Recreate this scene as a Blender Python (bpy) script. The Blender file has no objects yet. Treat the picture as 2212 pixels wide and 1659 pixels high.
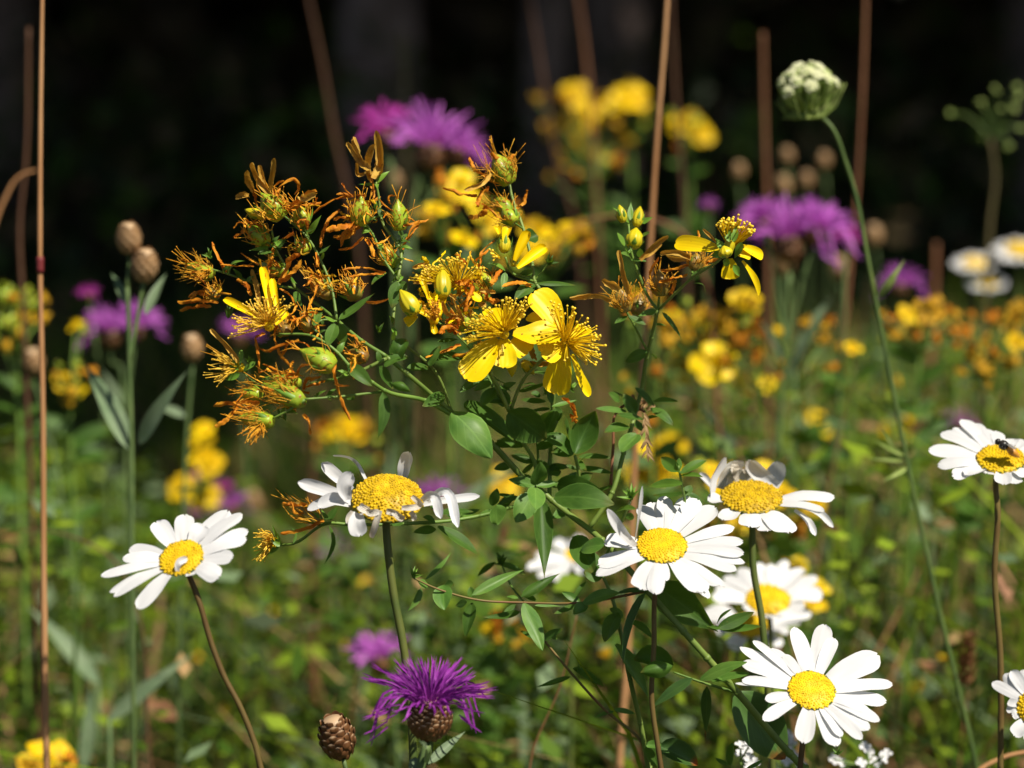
import bpy, math, random
import numpy as np
from mathutils import Vector, Matrix
R = math.radians
rnd = random.Random(7)
scene = bpy.context.scene
col = scene.collection

# ------------------------------------------------------------------ camera, world, sun
CAM = Vector((0, 0, 0.62)); PITCH = R(-8.0)
LENS, SENS = 42.0, 17.3
D0 = 0.753
cam_d = bpy.data.cameras.new('camera'); cam = bpy.data.objects.new('camera', cam_d); col.objects.link(cam)
cam.location = CAM; cam.rotation_euler = (R(90) + PITCH, 0, 0)
cam_d.lens = LENS; cam_d.sensor_width = SENS; cam_d.clip_start = 0.02; cam_d.clip_end = 200
cam_d.dof.use_dof = True; cam_d.dof.focus_distance = 0.750; cam_d.dof.aperture_fstop = 3.9
cam_d.dof.aperture_blades = 7
scene.camera = cam
SUN = Vector((0.40, -0.40, 0.82)).normalized()
world = bpy.data.worlds.new('World'); scene.world = world; world.use_nodes = True
wn = world.node_tree.nodes; bg = wn['Background']
sky = wn.new('ShaderNodeTexSky'); sky.sky_type = 'NISHITA'; sky.sun_disc = False
sky.sun_elevation = math.asin(SUN.z); sky.sun_rotation = math.atan2(SUN.x, SUN.y)
world.node_tree.links.new(sky.outputs[0], bg.inputs[0]); bg.inputs[1].default_value = 0.05
sd = bpy.data.lights.new('sun', 'SUN'); sd.energy = 4.9; sd.angle = R(0.5); sd.color = (1, 0.93, 0.80)
so = bpy.data.objects.new('sun', sd); col.objects.link(so)
so.rotation_euler = (-SUN).to_track_quat('-Z', 'Y').to_euler(); so.location = (0, 0, 6)
vs = scene.view_settings; vs.view_transform = 'Standard'; vs.look = 'None'; vs.exposure = 0.30; vs.gamma = 1
scene.cycles.max_bounces = 6; scene.cycles.transparent_max_bounces = 6
scene.cycles.sample_clamp_indirect = 4

# ------------------------------------------------------------------ coordinates
FWD = Vector((0, math.cos(PITCH), math.sin(PITCH))); UPV = Vector((0, -math.sin(PITCH), math.cos(PITCH))); RGT = Vector((1, 0, 0))
TOC = -FWD; UP = Vector((0, 0, 1))
KPX = SENS / LENS / 2212.0
def at(x, y, d): return CAM + FWD * d + RGT * ((x - 1106) * KPX * d) - UPV * ((y - 829.5) * KPX * d)
REG = dict(F=(0, 0, 3264), A=(500, 380, 900), B=(500, 780, 900), C=(1200, 380, 900), E=(1200, 780, 900), G=(1800, 580, 900),
           H=(1300, 1180, 900), I=(1300, 1680, 1024), J=(2240, 1680, 1024), L=(800, 1350, 900), M=(1800, 1350, 900),
           T=(0, 0, 1088), U=(1088, 0, 1088), V=(2176, 0, 1088), W=(0, 816, 1088), X=(2176, 816, 1088), Y=(0, 1632, 1088))
def q(r, x, y):
    x0, y0, w = REG[r]; k = w / 3264.0
    return (x0 * .6777 + x * k, y0 * .6777 + y * k)
def qk(r): return REG[r][2] / 3264.0
def sst(a, b, v):
    t = max(0, min(1, (v - a) / (b - a))); return t * t * (3 - 2 * t)
def dep(x, y):      # the wort's own depth: a gently folded sheet about the focus
    return D0 + .010 * math.sin(x / 150.) + .008 * math.cos(y / 120. + x / 300.) + .022 * sst(1270, 1400, x) * (1 - sst(850, 1050, y))
def w3(r, x, y, off=0.0):
    p = q(r, x, y); return at(p[0], p[1], dep(*p) + off)
def on_plane(px, py, c, n):
    d = (at(px, py, 1.0) - CAM); t = (c - CAM).dot(n) / d.dot(n); return CAM + d * t

# ------------------------------------------------------------------ mesh helpers
ORG = {}
class MB:
    def __init__(s): s.v = []; s.f = []; s.uv = []; s.mi = []
    def add(s, vs_, fs, uvs, mi=0):
        o = len(s.v); s.v += vs_; s.uv += uvs
        for f in fs: s.f.append(tuple(i + o for i in f)); s.mi.append(mi)
    def build(s, name, mats, parent=None, smooth=True, org=None):
        o = ORG.get(parent.name, Vector()) if parent else (org or Vector())
        me = bpy.data.meshes.new(name)
        me.from_pydata([tuple(Vector(p) - o) for p in s.v], [], s.f)
        if s.uv:
            ul = me.uv_layers.new(name='uv'); li = np.empty(len(me.loops), dtype=np.int32); me.loops.foreach_get('vertex_index', li)
            ul.data.foreach_set('uv', np.array(s.uv, dtype=np.float32)[li].ravel())
        if not isinstance(mats, (list, tuple)): mats = [mats]
        for m in mats: me.materials.append(MAT[m])
        if len(mats) > 1: me.polygons.foreach_set('material_index', np.array(s.mi, dtype=np.int32))
        if smooth: me.polygons.foreach_set('use_smooth', np.ones(len(me.polygons), dtype=bool))
        me.update()
        ob = bpy.data.objects.new(name, me); col.objects.link(ob)
        if parent: ob.parent = parent; ORG[ob.name] = o
        else: ob.location = o
        return ob
def tag(o, label=None, cat=None, group=None, kind=None):
    if label: o['label'] = label
    if cat: o['category'] = cat
    if group: o['group'] = group
    if kind: o['kind'] = kind
    return o
def thing(name, label, cat, loc, group=None):
    o = bpy.data.objects.new(name, None); col.objects.link(o); o.location = loc; o.empty_display_size = .02
    ORG[o.name] = Vector(loc); return tag(o, label, cat, group)
def catmull(p, n):
    """smooth curve through p; tangents are limited by each segment's length so it never overshoots"""
    m_ = len(p)
    if m_ == 2: return [p[0].lerp(p[1], i / n) for i in range(n + 1)]
    seg = [max(1e-9, (p[i + 1] - p[i]).length) for i in range(m_ - 1)]; T = []
    for i in range(m_):
        if i == 0: t = p[1] - p[0]
        elif i == m_ - 1: t = p[-1] - p[-2]
        else: t = (p[i + 1] - p[i]) / seg[i] * seg[i - 1] + (p[i] - p[i - 1]) / seg[i - 1] * seg[i]
        T.append(t.normalized() if t.length > 1e-12 else Vector((0, 0, 0)))
    out = []
    for i in range(n + 1):
        g = min(m_ - 1 - 1e-6, i * (m_ - 1) / n); k = int(g); t = g - k; L = seg[k]; t2 = t * t; t3 = t2 * t
        out.append(p[k] * (2 * t3 - 3 * t2 + 1) + T[k] * (L * (t3 - 2 * t2 + t)) + p[k + 1] * (-2 * t3 + 3 * t2) + T[k + 1] * (L * (t3 - t2)))
    return out
def ortho(t):
    a = Vector((0, 0, 1)) if abs(t.z) < .9 else Vector((1, 0, 0))
    s = t.cross(a).normalized(); return s, s.cross(t).normalized()
def tube(m, pts, r0, r1=None, sides=6, n=None, mi=0, close=True, bump=0):
    if r1 is None: r1 = r0
    n = n or max(2, 4 * (len(pts) - 1))
    p = catmull(pts, n); vs_ = []; uv = []; fs = []
    s = None
    for i, c in enumerate(p):
        t = (p[min(i + 1, n)] - p[max(i - 1, 0)]).normalized()
        if s is None: s, _ = ortho(t)
        else:
            s = (s - t * s.dot(t)); s = s.normalized() if s.length > 1e-6 else ortho(t)[0]
        b = t.cross(s); r = r0 + (r1 - r0) * i / n
        if bump: r *= 1 + bump * (rnd.random() - .5)
        for j in range(sides):
            a = 2 * math.pi * j / sides
            vs_.append(c + (s * math.cos(a) + b * math.sin(a)) * r); uv.append((j / sides, i / n))
    for i in range(n):
        for j in range(sides):
            k = (j + 1) % sides
            fs.append((i * sides + j, i * sides + k, (i + 1) * sides + k, (i + 1) * sides + j))
    if close:
        fs.append(tuple(range(sides - 1, -1, -1))); fs.append(tuple(n * sides + j for j in range(sides)))
    m.add(vs_, fs, uv, mi)
def p_oval(s): return max(.06, math.sin(math.pi * min(1, (.02 + .98 * s)) ** .85)) ** .75 if s < 1 else .02
def p_lance(s): return max(.05, math.sin(math.pi * (s ** .62))) ** 1.1 if s < 1 else .02
def p_petal(s):
    if s > .78: return max(.12, math.sqrt(max(0, 1 - ((s - .78) / .225) ** 2)))
    return .34 + .66 * math.sin(math.pi / 2 * s / .78)
def p_ray(s):
    e = math.sqrt(max(0, 1 - ((s - .72) / .285) ** 2)) if s > .72 else 1
    return max(.1, (.52 + .48 * math.sin(math.pi / 2 * min(1, s / .62))) * e)
def p_rib(s): return .45 + .55 * math.sin(math.pi * (.15 + .7 * s)) if s < .97 else .35
def p_blade(s): return max(.04, (1 - s) ** .6)
def strip(m, path, w, face, prof=p_oval, cup=0., cols=5, mi=0, twist=0., ruf=0., notch=0., mid=0.):
    n = len(path) - 1; vs_ = []; uv = []; fs = []
    L = sum((path[i + 1] - path[i]).length for i in range(n))
    ph = rnd.random() * 6; acc = 0
    sv = None
    for i, c in enumerate(path):
        if i: acc += (path[i] - path[i - 1]).length
        s = acc / L if L else 0
        t = (path[min(i + 1, n)] - path[max(i - 1, 0)]).normalized()
        sd_ = t.cross(face)
        if sd_.length < .15: sd_ = sd_ + (sv or ortho(t)[0]) * .5
        sd_ = sd_.normalized()
        if sv is not None and sd_.dot(sv) < 0: sd_ = -sd_
        sv = sd_
        nv = sd_.cross(t)
        if twist:
            rot = Matrix.Rotation(twist * s, 3, t); a = rot @ sd_; nv = rot @ nv
        else: a = sd_
        ww = w * prof(s)
        for j in range(cols):
            u = 2 * j / (cols - 1) - 1
            p = c + a * (u * ww / 2) + nv * (cup * ww * (u * u - .35))
            if mid: p = p + nv * (-mid * ww * max(0, 1 - abs(u) * 3))
            if ruf: p = p + nv * (ruf * w * math.sin(ph + 9 * s + 2.2 * u) * abs(u)) + nv * (ruf * .6 * w * math.sin(ph * 2 + 5 * s + 4 * u))
            if notch and s > .8: p = p - t * (notch * w * (s - .8) / .2 * (math.cos(u * 4.4 + ph * .3) * .5 + .5))
            vs_.append(p); uv.append(((u + 1) / 2, s))
    for i in range(n):
        for j in range(cols - 1):
            a = i * cols + j; fs.append((a, a + 1, a + cols + 1, a + cols))
    m.add(vs_, fs, uv, mi)
SROW = [0, .1, .22, .36, .5, .64, .77, .87, .94, .98, 1.0]
def leafpath(b, t, face, bend=0., rows=SROW, sidebend=0., droop=0.):
    L = (t - b).length; d = (t - b).normalized(); f = (face - d * face.dot(d)).normalized(); sd_ = d.cross(f)
    return [b.lerp(t, s) + f * (bend * L * math.sin(math.pi * s)) + sd_ * (sidebend * L * math.sin(math.pi * s)) for s in rows]
def rv(k=1.): return Vector((rnd.uniform(-1, 1), rnd.uniform(-1, 1), rnd.uniform(-1, 1))) * k
def lathe(m, b, t, w, prof, sides=12, rows=12, lobes=3, lob=.05, rib=.02, mi=0, bendv=None):
    ax = (t - b); d = ax.normalized(); s, u = ortho(d); vs_ = []; fs = []; uv = []; ph = rnd.random() * 6
    for i in range(rows + 1):
        v = i / rows; r = w / 2 * prof(v); c = b + ax * v
        if bendv: c = c + bendv * math.sin(math.pi * v)
        for j in range(sides):
            a = 2 * math.pi * j / sides; rr = r * (1 + lob * math.cos(lobes * a + ph) + rib * math.cos(lobes * 3 * a))
            vs_.append(c + (s * math.cos(a) + u * math.sin(a)) * rr); uv.append((j / sides, v))
    for i in range(rows):
        for j in range(sides):
            k = (j + 1) % sides; fs.append((i * sides + j, i * sides + k, (i + 1) * sides + k, (i + 1) * sides + j))
    fs.append(tuple(range(sides - 1, -1, -1))); fs.append(tuple(rows * sides + j for j in range(sides)))
    m.add(vs_, fs, uv, mi)
def blob(m, c, r, mi=0, squash=1., ax=None, n=6):
    ax = ax or UP; s, u = ortho(ax.normalized()); a = ax.normalized(); vs_ = [c + a * r * squash]; fs = []; 
    rings = [.5, 0, -.5]
    for z in rings:
        rr = math.sqrt(1 - z * z) * r
        for j in range(n):
            g = 2 * math.pi * j / n + z; vs_.append(c + a * z * r * squash + (s * math.cos(g) + u * math.sin(g)) * rr)
    vs_.append(c - a * r * squash)
    for j in range(n):
        k = (j + 1) % n; fs.append((0, 1 + j, 1 + k))
        for q_ in range(2): fs.append((1 + q_ * n + j, 1 + (q_ + 1) * n + j, 1 + (q_ + 1) * n + k, 1 + q_ * n + k))
        fs.append((1 + 2 * n + j, 1 + 3 * n, 1 + 2 * n + k))
    m.add(vs_, fs, [(.5, .5)] * len(vs_), mi)

# ------------------------------------------------------------------ materials
MAT = {}
def mat(name, c1, c2, scale=60., rough=.5, trans=0., spec=.3, bump=0., bscale=200., vein=0., groove=0., speck=None, tcol=None, tip=None, speck_t=.68):
    m = bpy.data.materials.new(name); m.use_nodes = True; nt = m.node_tree; N = nt.nodes; Lk = nt.links
    bs = N['Principled BSDF']; out = N['Material Output']
    tc = N.new('ShaderNodeTexCoord'); nz = N.new('ShaderNodeTexNoise'); nz.inputs['Scale'].default_value = scale; nz.inputs['Detail'].default_value = 5
    Lk.new(tc.outputs['Object'], nz.inputs['Vector'])
    rp = N.new('ShaderNodeValToRGB'); rp.color_ramp.elements[0].position = .34; rp.color_ramp.elements[1].position = .66
    rp.color_ramp.elements[0].color = (*c1, 1); rp.color_ramp.elements[1].color = (*c2, 1)
    Lk.new(nz.outputs[0], rp.inputs[0]); c = rp.outputs[0]
    oi = N.new('ShaderNodeObjectInfo'); hv = N.new('ShaderNodeHueSaturation'); mr = N.new('ShaderNodeMapRange')
    mr.inputs[3].default_value = .86; mr.inputs[4].default_value = 1.1; Lk.new(oi.outputs['Random'], mr.inputs[0]); Lk.new(mr.outputs[0], hv.inputs['Value'])
    Lk.new(c, hv.inputs['Color']); c = hv.outputs[0]
    def mix(fac, cb):
        nonlocal c
        x = N.new('ShaderNodeMixRGB'); Lk.new(fac, x.inputs[0]); Lk.new(c, x.inputs[1]); x.inputs[2].default_value = (*cb, 1); c = x.outputs[0]
    def math_(op, a, b=None):
        x = N.new('ShaderNodeMath'); x.operation = op
        for i, z in enumerate((a, b)):
            if z is None: continue
            if isinstance(z, (int, float)): x.inputs[i].default_value = z
            else: Lk.new(z, x.inputs[i])
        return x.outputs[0]
    uvn = sp = None
    if vein or groove or tip:
        sp = N.new('ShaderNodeSeparateXYZ'); Lk.new(tc.outputs['UV'], sp.inputs[0])
    h = None
    if vein:
        a = math_('ABSOLUTE', math_('SUBTRACT', sp.outputs[0], .5))
        f = math_('MULTIPLY', math_('LESS_THAN', a, .028), .20)
        sv = math_('SINE', math_('ADD', math_('MULTIPLY', sp.outputs[1], 30.), math_('MULTIPLY', a, -26.)))
        f2 = math_('MULTIPLY', math_('GREATER_THAN', sv, .93), .09)
        ed = math_('MULTIPLY', math_('GREATER_THAN', a, .462), .22); f = math_('MAXIMUM', math_('MAXIMUM', f, f2), ed); mix(f, tuple(min(1, x * 2.0 + .03) for x in c2)); h = f
    if groove:
        h = math_('SINE', math_('MULTIPLY', sp.outputs[0], groove))
    if speck:
        n2 = N.new('ShaderNodeTexNoise'); n2.inputs['Scale'].default_value = 900; Lk.new(tc.outputs['Object'], n2.inputs['Vector'])
        mix(math_('GREATER_THAN', n2.outputs[0], speck_t), speck)
    if tip:
        n3 = N.new('ShaderNodeTexNoise'); n3.inputs['Scale'].default_value = 250; Lk.new(tc.outputs['Object'], n3.inputs['Vector'])
        v_ = math_('ADD', sp.outputs[1], math_('MULTIPLY', math_('SUBTRACT', n3.outputs[0], .5), .35))
        r2 = N.new('ShaderNodeMapRange'); Lk.new(v_, r2.inputs[0]); r2.inputs[1].default_value = .82; r2.inputs[2].default_value = .98; mix(r2.outputs[0], tip)
    Lk.new(c, bs.inputs['Base Color']); bs.inputs['Roughness'].default_value = rough; bs.inputs['Specular IOR Level'].default_value = spec
    if bump or h is not None:
        b = N.new('ShaderNodeBump'); b.inputs['Distance'].default_value = .0004
        if h is not None:
            b.inputs['Strength'].default_value = bump or .25; Lk.new(h, b.inputs['Height'])
        else:
            n4 = N.new('ShaderNodeTexNoise'); n4.inputs['Scale'].default_value = bscale; Lk.new(tc.outputs['Object'], n4.inputs['Vector'])
            b.inputs['Strength'].default_value = bump; Lk.new(n4.outputs[0], b.inputs['Height'])
        Lk.new(b.outputs[0], bs.inputs['Normal'])
    if trans:
        tr = N.new('ShaderNodeBsdfTranslucent'); mx = N.new('ShaderNodeMixShader'); mx.inputs[0].default_value = trans
        if tcol: tr.inputs[0].default_value = (*tcol, 1)
        else: Lk.new(c, tr.inputs[0])
        Lk.new(bs.outputs[0], mx.inputs[1]); Lk.new(tr.outputs[0], mx.inputs[2]); Lk.new(mx.outputs[0], out.inputs[0])
    MAT[name] = m
mat('wort leaf', (.045, .110, .015), (.095, .195, .028), 130, .5, .34, .3, vein=1, speck=(.11, .17, .03), speck_t=.70, tcol=(.22, .40, .02), tip=(.12, .13, .02))
mat('wort leaf aged', (.045, .11, .025), (.085, .17, .035), 90, .45, .22, .35, vein=1, tcol=(.16, .28, .02), tip=(.35, .08, .02))
mat('pale leaf', (.085, .20, .030), (.15, .28, .045), 150, .45, .25, .35, vein=1, tcol=(.2, .38, .03))
mat('wort stem', (.13, .21, .035), (.22, .30, .06), 110, .45, .0, .35, bump=.3)
mat('wort twig', (.10, .19, .03), (.17, .27, .045), 110, .45, .0, .35, bump=.3)
mat('red stem', (.20, .10, .04), (.16, .17, .04), 70, .5, 0, .3, bump=.3)
mat('sepal', (.11, .25, .025), (.20, .36, .04), 200, .45, .2, .35, tcol=(.2, .35, .03))
mat('capsule', (.21, .33, .018), (.42, .49, .03), 160, .38, .0, .35, bump=.35, bscale=900, speck=(.30, .11, .015), speck_t=.61)
mat('capsule brown', (.28, .13, .03), (.26, .24, .04), 220, .4, 0, .4, bump=.4, bscale=900)
mat('withered petal', (.58, .16, .006), (.86, .38, .022), 260, .6, .28, .25, bump=.6, bscale=800, tcol=(.5, .15, .02))
mat('tan petal', (.58, .31, .04), (.74, .48, .10), 260, .5, .25, .25, groove=40, tcol=(.6, .3, .03), bump=.4)
mat('withered thread', (.72, .27, .010), (.88, .48, .04), 300, .5, 0, .25)
mat('gold thread', (.80, .44, .02), (.90, .62, .08), 300, .45, 0, .3)
mat('yellow petal', (.93, .63, .003), (.96, .72, .004), 120, .42, .16, .25, groove=34, bump=.06, tcol=(.85, .55, .0), speck=(.30, .16, .01), speck_t=.735)
mat('yellow stamen', (.95, .66, .01), (.97, .74, .02), 120, .4, .35, .3, tcol=(.97, .75, .01))
mat('anther', (.90, .58, .02), (.94, .68, .06), 300, .5, 0, .3)
mat('bud yellow', (.52, .46, .015), (.66, .52, .01), 150, .4, 0, .4, groove=60, bump=.2, speck=(.15, .12, .01), speck_t=.7)
mat('white petal', (.72, .72, .735), (.78, .78, .79), 80, .5, .20, .25, groove=20, bump=.05, tcol=(.80, .82, .80))
mat('faded petal', (.66, .58, .46), (.80, .77, .70), 300, .6, .2, .2, groove=30, bump=.4, tcol=(.7, .6, .4))
mat('disc', (.66, .41, .003), (.80, .55, .005), 300, .5, 0, .3)
mat('disc old', (.40, .25, .004), (.70, .46, .006), 500, .5, 0, .3)
mat('daisy stem', (.075, .12, .025), (.14, .16, .035), 90, .5, 0, .3, bump=.3)
mat('daisy stem red', (.11, .065, .02), (.15, .11, .03), 90, .5, 0, .3, bump=.3)
mat('purple', (.20, .016, .25), (.36, .06, .42), 300, .5, .2, .25, tcol=(.45, .05, .45))
mat('purple bright', (.52, .10, .56), (.64, .22, .68), 300, .5, .25, .25, tcol=(.6, .1, .6))
mat('magenta', (.48, .03, .36), (.56, .07, .46), 300, .5, .25, .25, tcol=(.6, .05, .45))
mat('bract', (.10, .040, .014), (.21, .092, .034), 500, .5, 0, .4, tip=(.50, .34, .20))
mat('bract pale', (.32, .17, .07), (.46, .28, .13), 500, .55, 0, .3, tip=(.55, .38, .22))
mat('knap leaf', (.13, .20, .10), (.20, .27, .15), 90, .55, .15, .3, vein=1, tcol=(.15, .25, .06))
mat('knap stem', (.07, .12, .035), (.13, .19, .06), 90, .55, 0, .3)
mat('stalk tan', (.38, .18, .07), (.50, .27, .12), 14, .6, 0, .3, bump=.2)
mat('stalk brown', (.18, .072, .032), (.25, .11, .05), 14, .6, 0, .3, bump=.2)
mat('stalk dark', (.08, .035, .018), (.12, .055, .026), 14, .6, 0, .3)
mat('stalk olive', (.10, .08, .03), (.15, .12, .045), 14, .65, 0, .3)
mat('stalk node', (.14, .015, .02), (.20, .03, .03), 40, .5, 0, .3)
mat('deep yellow', (.80, .50, .003), (.88, .62, .006), 120, .5, .16, .2, tcol=(.85, .5, 0))
mat('gold head', (.56, .29, .010), (.74, .44, .02), 300, .5, .15, .25, tcol=(.7, .42, .01))
mat('cream', (.66, .69, .36), (.84, .84, .58), 300, .6, .1, .2)
mat('umbel green', (.24, .34, .07), (.40, .48, .15), 300, .6, .1, .2)
mat('umbel stem', (.06, .10, .025), (.10, .15, .035), 90, .5, 0, .3)
mat('blade green', (.038, .085, .008), (.078, .140, .012), 12, .5, .16, .25, tcol=(.11, .19, .008))
mat('blade light', (.15, .23, .014), (.24, .33, .022), 12, .5, .16, .25, tcol=(.28, .38, .015))
mat('blade grey', (.12, .19, .09), (.18, .25, .13), 12, .5, .2, .3, tcol=(.18, .26, .08))
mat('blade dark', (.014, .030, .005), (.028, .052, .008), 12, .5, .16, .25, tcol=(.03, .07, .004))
mat('blade dry', (.34, .21, .09), (.46, .30, .14), 12, .6, .2, .25, tcol=(.4, .25, .1))
mat('blade rust', (.26, .11, .05), (.36, .19, .10), 12, .6, .2, .25, tcol=(.3, .12, .05))
mat('soil', (.020, .016, .010), (.040, .032, .018), 9, .9, 0, .1)
mat('bark', (.16, .115, .095), (.38, .28, .24), 9, .9, 0, .15, bump=.8, bscale=30)
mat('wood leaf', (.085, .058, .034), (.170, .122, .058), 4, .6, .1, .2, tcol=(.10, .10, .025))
mat('insect dark', (.012, .011, .010), (.025, .020, .016), 500, .35, 0, .5)
mat('insect orange', (.55, .22, .02), (.65, .30, .03), 500, .35, 0, .5)
mat('insect wing', (.30, .30, .30), (.40, .40, .40), 500, .2, .6, .5)

# ------------------------------------------------------------------ the setting
def sheet(name, x0, x1, y0, y1, z, m, n=40):
    b = MB(); vs_ = []; fs = []
    for i in range(n + 1):
        for j in range(n + 1):
            x = x0 + (x1 - x0) * i / n; y = y0 + (y1 - y0) * j / n
            vs_.append(Vector((x, y, z + .02 * math.sin(x * 1.7) * math.cos(y * 1.3) - .02)))
    for i in range(n):
        for j in range(n):
            a = i * (n + 1) + j; fs.append((a, a + n + 1, a + n + 2, a + 1))
    b.add(vs_, fs, [(0, 0)] * len(vs_)); return b.build(name, m)
tag(sheet('ground', -60, 60, -20, 100, 0, 'soil', 60), kind='structure')

def quads(name, C, S, mats, seed, flat=.0, label=None, cat=None, parent=None):
    """many leaf-sized pointed faces at centres C with half sizes S"""
    g = np.random.default_rng(seed); n = len(C)
    a = g.normal(size=(n, 3)); a[:, 2] *= 1 - abs(flat); a /= np.linalg.norm(a, axis=1)[:, None]
    h_ = g.normal(size=(n, 3)) + np.array([0, 0, 1.6 if flat < 0 else 0]); b = np.cross(a, h_); b /= np.linalg.norm(b, axis=1)[:, None]
    S = S[:, None]
    V = np.stack([C - a * S, C + b * S * .45 - a * S * .1, C + a * S, C - b * S * .45 - a * S * .1], 1).reshape(-1, 3)
    me = bpy.data.meshes.new(name); me.vertices.add(4 * n); me.vertices.foreach_set('co', V.astype(np.float32).ravel())
    me.loops.add(4 * n); me.loops.foreach_set('vertex_index', np.arange(4 * n, dtype=np.int32))
    me.polygons.add(n); me.polygons.foreach_set('loop_start', np.arange(0, 4 * n, 4, dtype=np.int32))
    try: me.polygons.foreach_set('loop_total', np.full(n, 4, dtype=np.int32))
    except Exception: pass
    for m_ in mats: me.materials.append(MAT[m_])
    me.polygons.foreach_set('material_index', g.integers(0, len(mats), n).astype(np.int32))
    me.update(calc_edges=True); me.validate()
    o = bpy.data.objects.new(name, me); col.objects.link(o)
    if parent: o.parent = parent
    return o

# trees of the wood: their crowns meet overhead and keep the wood in shade
def crown_pts(n, rx, rz, seed):
    g = np.random.default_rng(seed); K = 60
    cl = g.normal(size=(K, 3)); cl /= np.linalg.norm(cl, axis=1)[:, None]; cl *= (g.random((K, 1)) ** .4); cl *= np.array([rx, rx, rz])
    return cl[g.integers(0, K, n)] + g.normal(size=(n, 3)) * np.array([.42, .42, .3])
CROWN = []
def wood_tree(x, y, r, h, ox, oy, seed, label, cs=1.):
    t = thing('forest_tree', label, 'tree', (x, y, 0), 'trees of the dark wood')
    b = MB(); ctr = Vector((x + ox, y + oy, h))
    tube(b, [Vector((x, y, -.1)), Vector((x + .06, y, h * .3)), Vector((x + ox * .25, y + oy * .25, h * .65)), Vector((x + ox * .5, y + oy * .5, h))], r, r * .55, 14, 14, bump=.12)
    b.build('trunk', 'bark', t)
    b = MB()
    for k in range(6):
        a = k * 1.05 + seed; p0 = Vector((x + ox * .2, y + oy * .2, h * (.55 + .06 * k)))
        tube(b, [p0, p0 + Vector((math.cos(a) * 1.0 + ox * .3, math.sin(a) * 1.0 + oy * .3, .5)), p0 + Vector((math.cos(a) * 1.9 + ox * .6, math.sin(a) * 1.9 + oy * .6, .8))], r * .35, r * .08, 6)
    b.build('limbs', 'bark', t)
    if len(CROWN) < 2:
        g = np.random.default_rng(seed); n = 4600
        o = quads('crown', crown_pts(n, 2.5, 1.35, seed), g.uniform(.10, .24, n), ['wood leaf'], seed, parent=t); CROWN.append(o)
    else:
        o = CROWN[seed % 2].copy(); col.objects.link(o); o.parent = t; o.rotation_euler = (0, 0, seed * 1.3)
    o.location = (ox, oy, h); o.scale = (cs, cs, cs)
WT = [(-2.3, 6.0, .16, 'tree trunk at the far left of the dark wood, behind the tall tan stalk'),
      (-1.52, 6.9, .10, 'slim grey trunk in the dark wood, above the two pale knapweed heads'),
      (-.45, 8.4, .14, 'dark trunk in the wood behind the upper purple knapweed pair'),
      (.08, 7.6, .07, 'thin trunk in the dark wood left of the blurred yellow blooms'),
      (1.55, 7.4, .12, 'tree trunk in the wood between the wild carrot and the tall stalk left of it'),
      (2.6, 8.0, .15, 'tree trunk in the wood behind the wild carrot seed head at far right'),
      (3.9, 7.0, .17, 'tree trunk at the far right end of the dark wood'),
      (-3.8, 7.5, .18, 'thick tree trunk at the far left end of the dark wood')]
for i, (x, y, r, lb) in enumerate(WT):
    wood_tree(x, y - .3, r, 4.3 + .3 * (i % 3), 1.0, -2.5, i, lb)
wood_tree(-2.5, 3.4, .07, 3.1, 2.9, -1.1, 30, 'unseen young tree added beyond the left edge to shade the left of the meadow', .60)  # added out of view: its low crown only casts shade on the left meadow
for i, (x, y) in enumerate([(-2.0, 9.6), (.4, 10.2), (2.2, 10.6), (4.6, 9.6), (-4.4, 10.4), (5.8, 7.6)]):
    wood_tree(x, y, .15, 5.6, .9, -1.0, 20 + i, ['leafy tree deep in the wood, left half of the picture', 'leafy tree deepest in the middle of the wood', 'leafy tree deep in the wood behind the wild carrot',
              'leafy tree deep in the wood at the right edge', 'leafy tree deep in the wood beyond the left edge', 'leafy tree leaning in from beyond the right edge'][i])
g = np.random.default_rng(3)
n = 46000
C = np.stack([g.uniform(-7, 8, n), g.uniform(11.0, 15, n), g.uniform(0, 1, n) ** 1.3 * 7], 1)
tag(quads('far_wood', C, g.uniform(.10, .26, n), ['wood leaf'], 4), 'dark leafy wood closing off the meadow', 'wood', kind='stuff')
n = 15000; K = 260
kc = np.stack([g.uniform(-4.5, 5.5, K), 4.0 + 6.5 * g.random(K), np.zeros(K)], 1); kh = g.uniform(.22, .62, K) * (.55 + .09 * kc[:, 1]); ki = g.integers(0, K, n)
C = kc[ki] + np.stack([g.normal(0, .13, n), g.normal(0, .13, n), kh[ki] * g.random(n)], 1)
tag(quads('forest_undergrowth', C, g.uniform(.015, .05, n), ['wood leaf', 'blade dark', 'blade green'], 5), 'shaded leafy undergrowth at the edge of the wood', 'undergrowth', kind='stuff')

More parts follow.
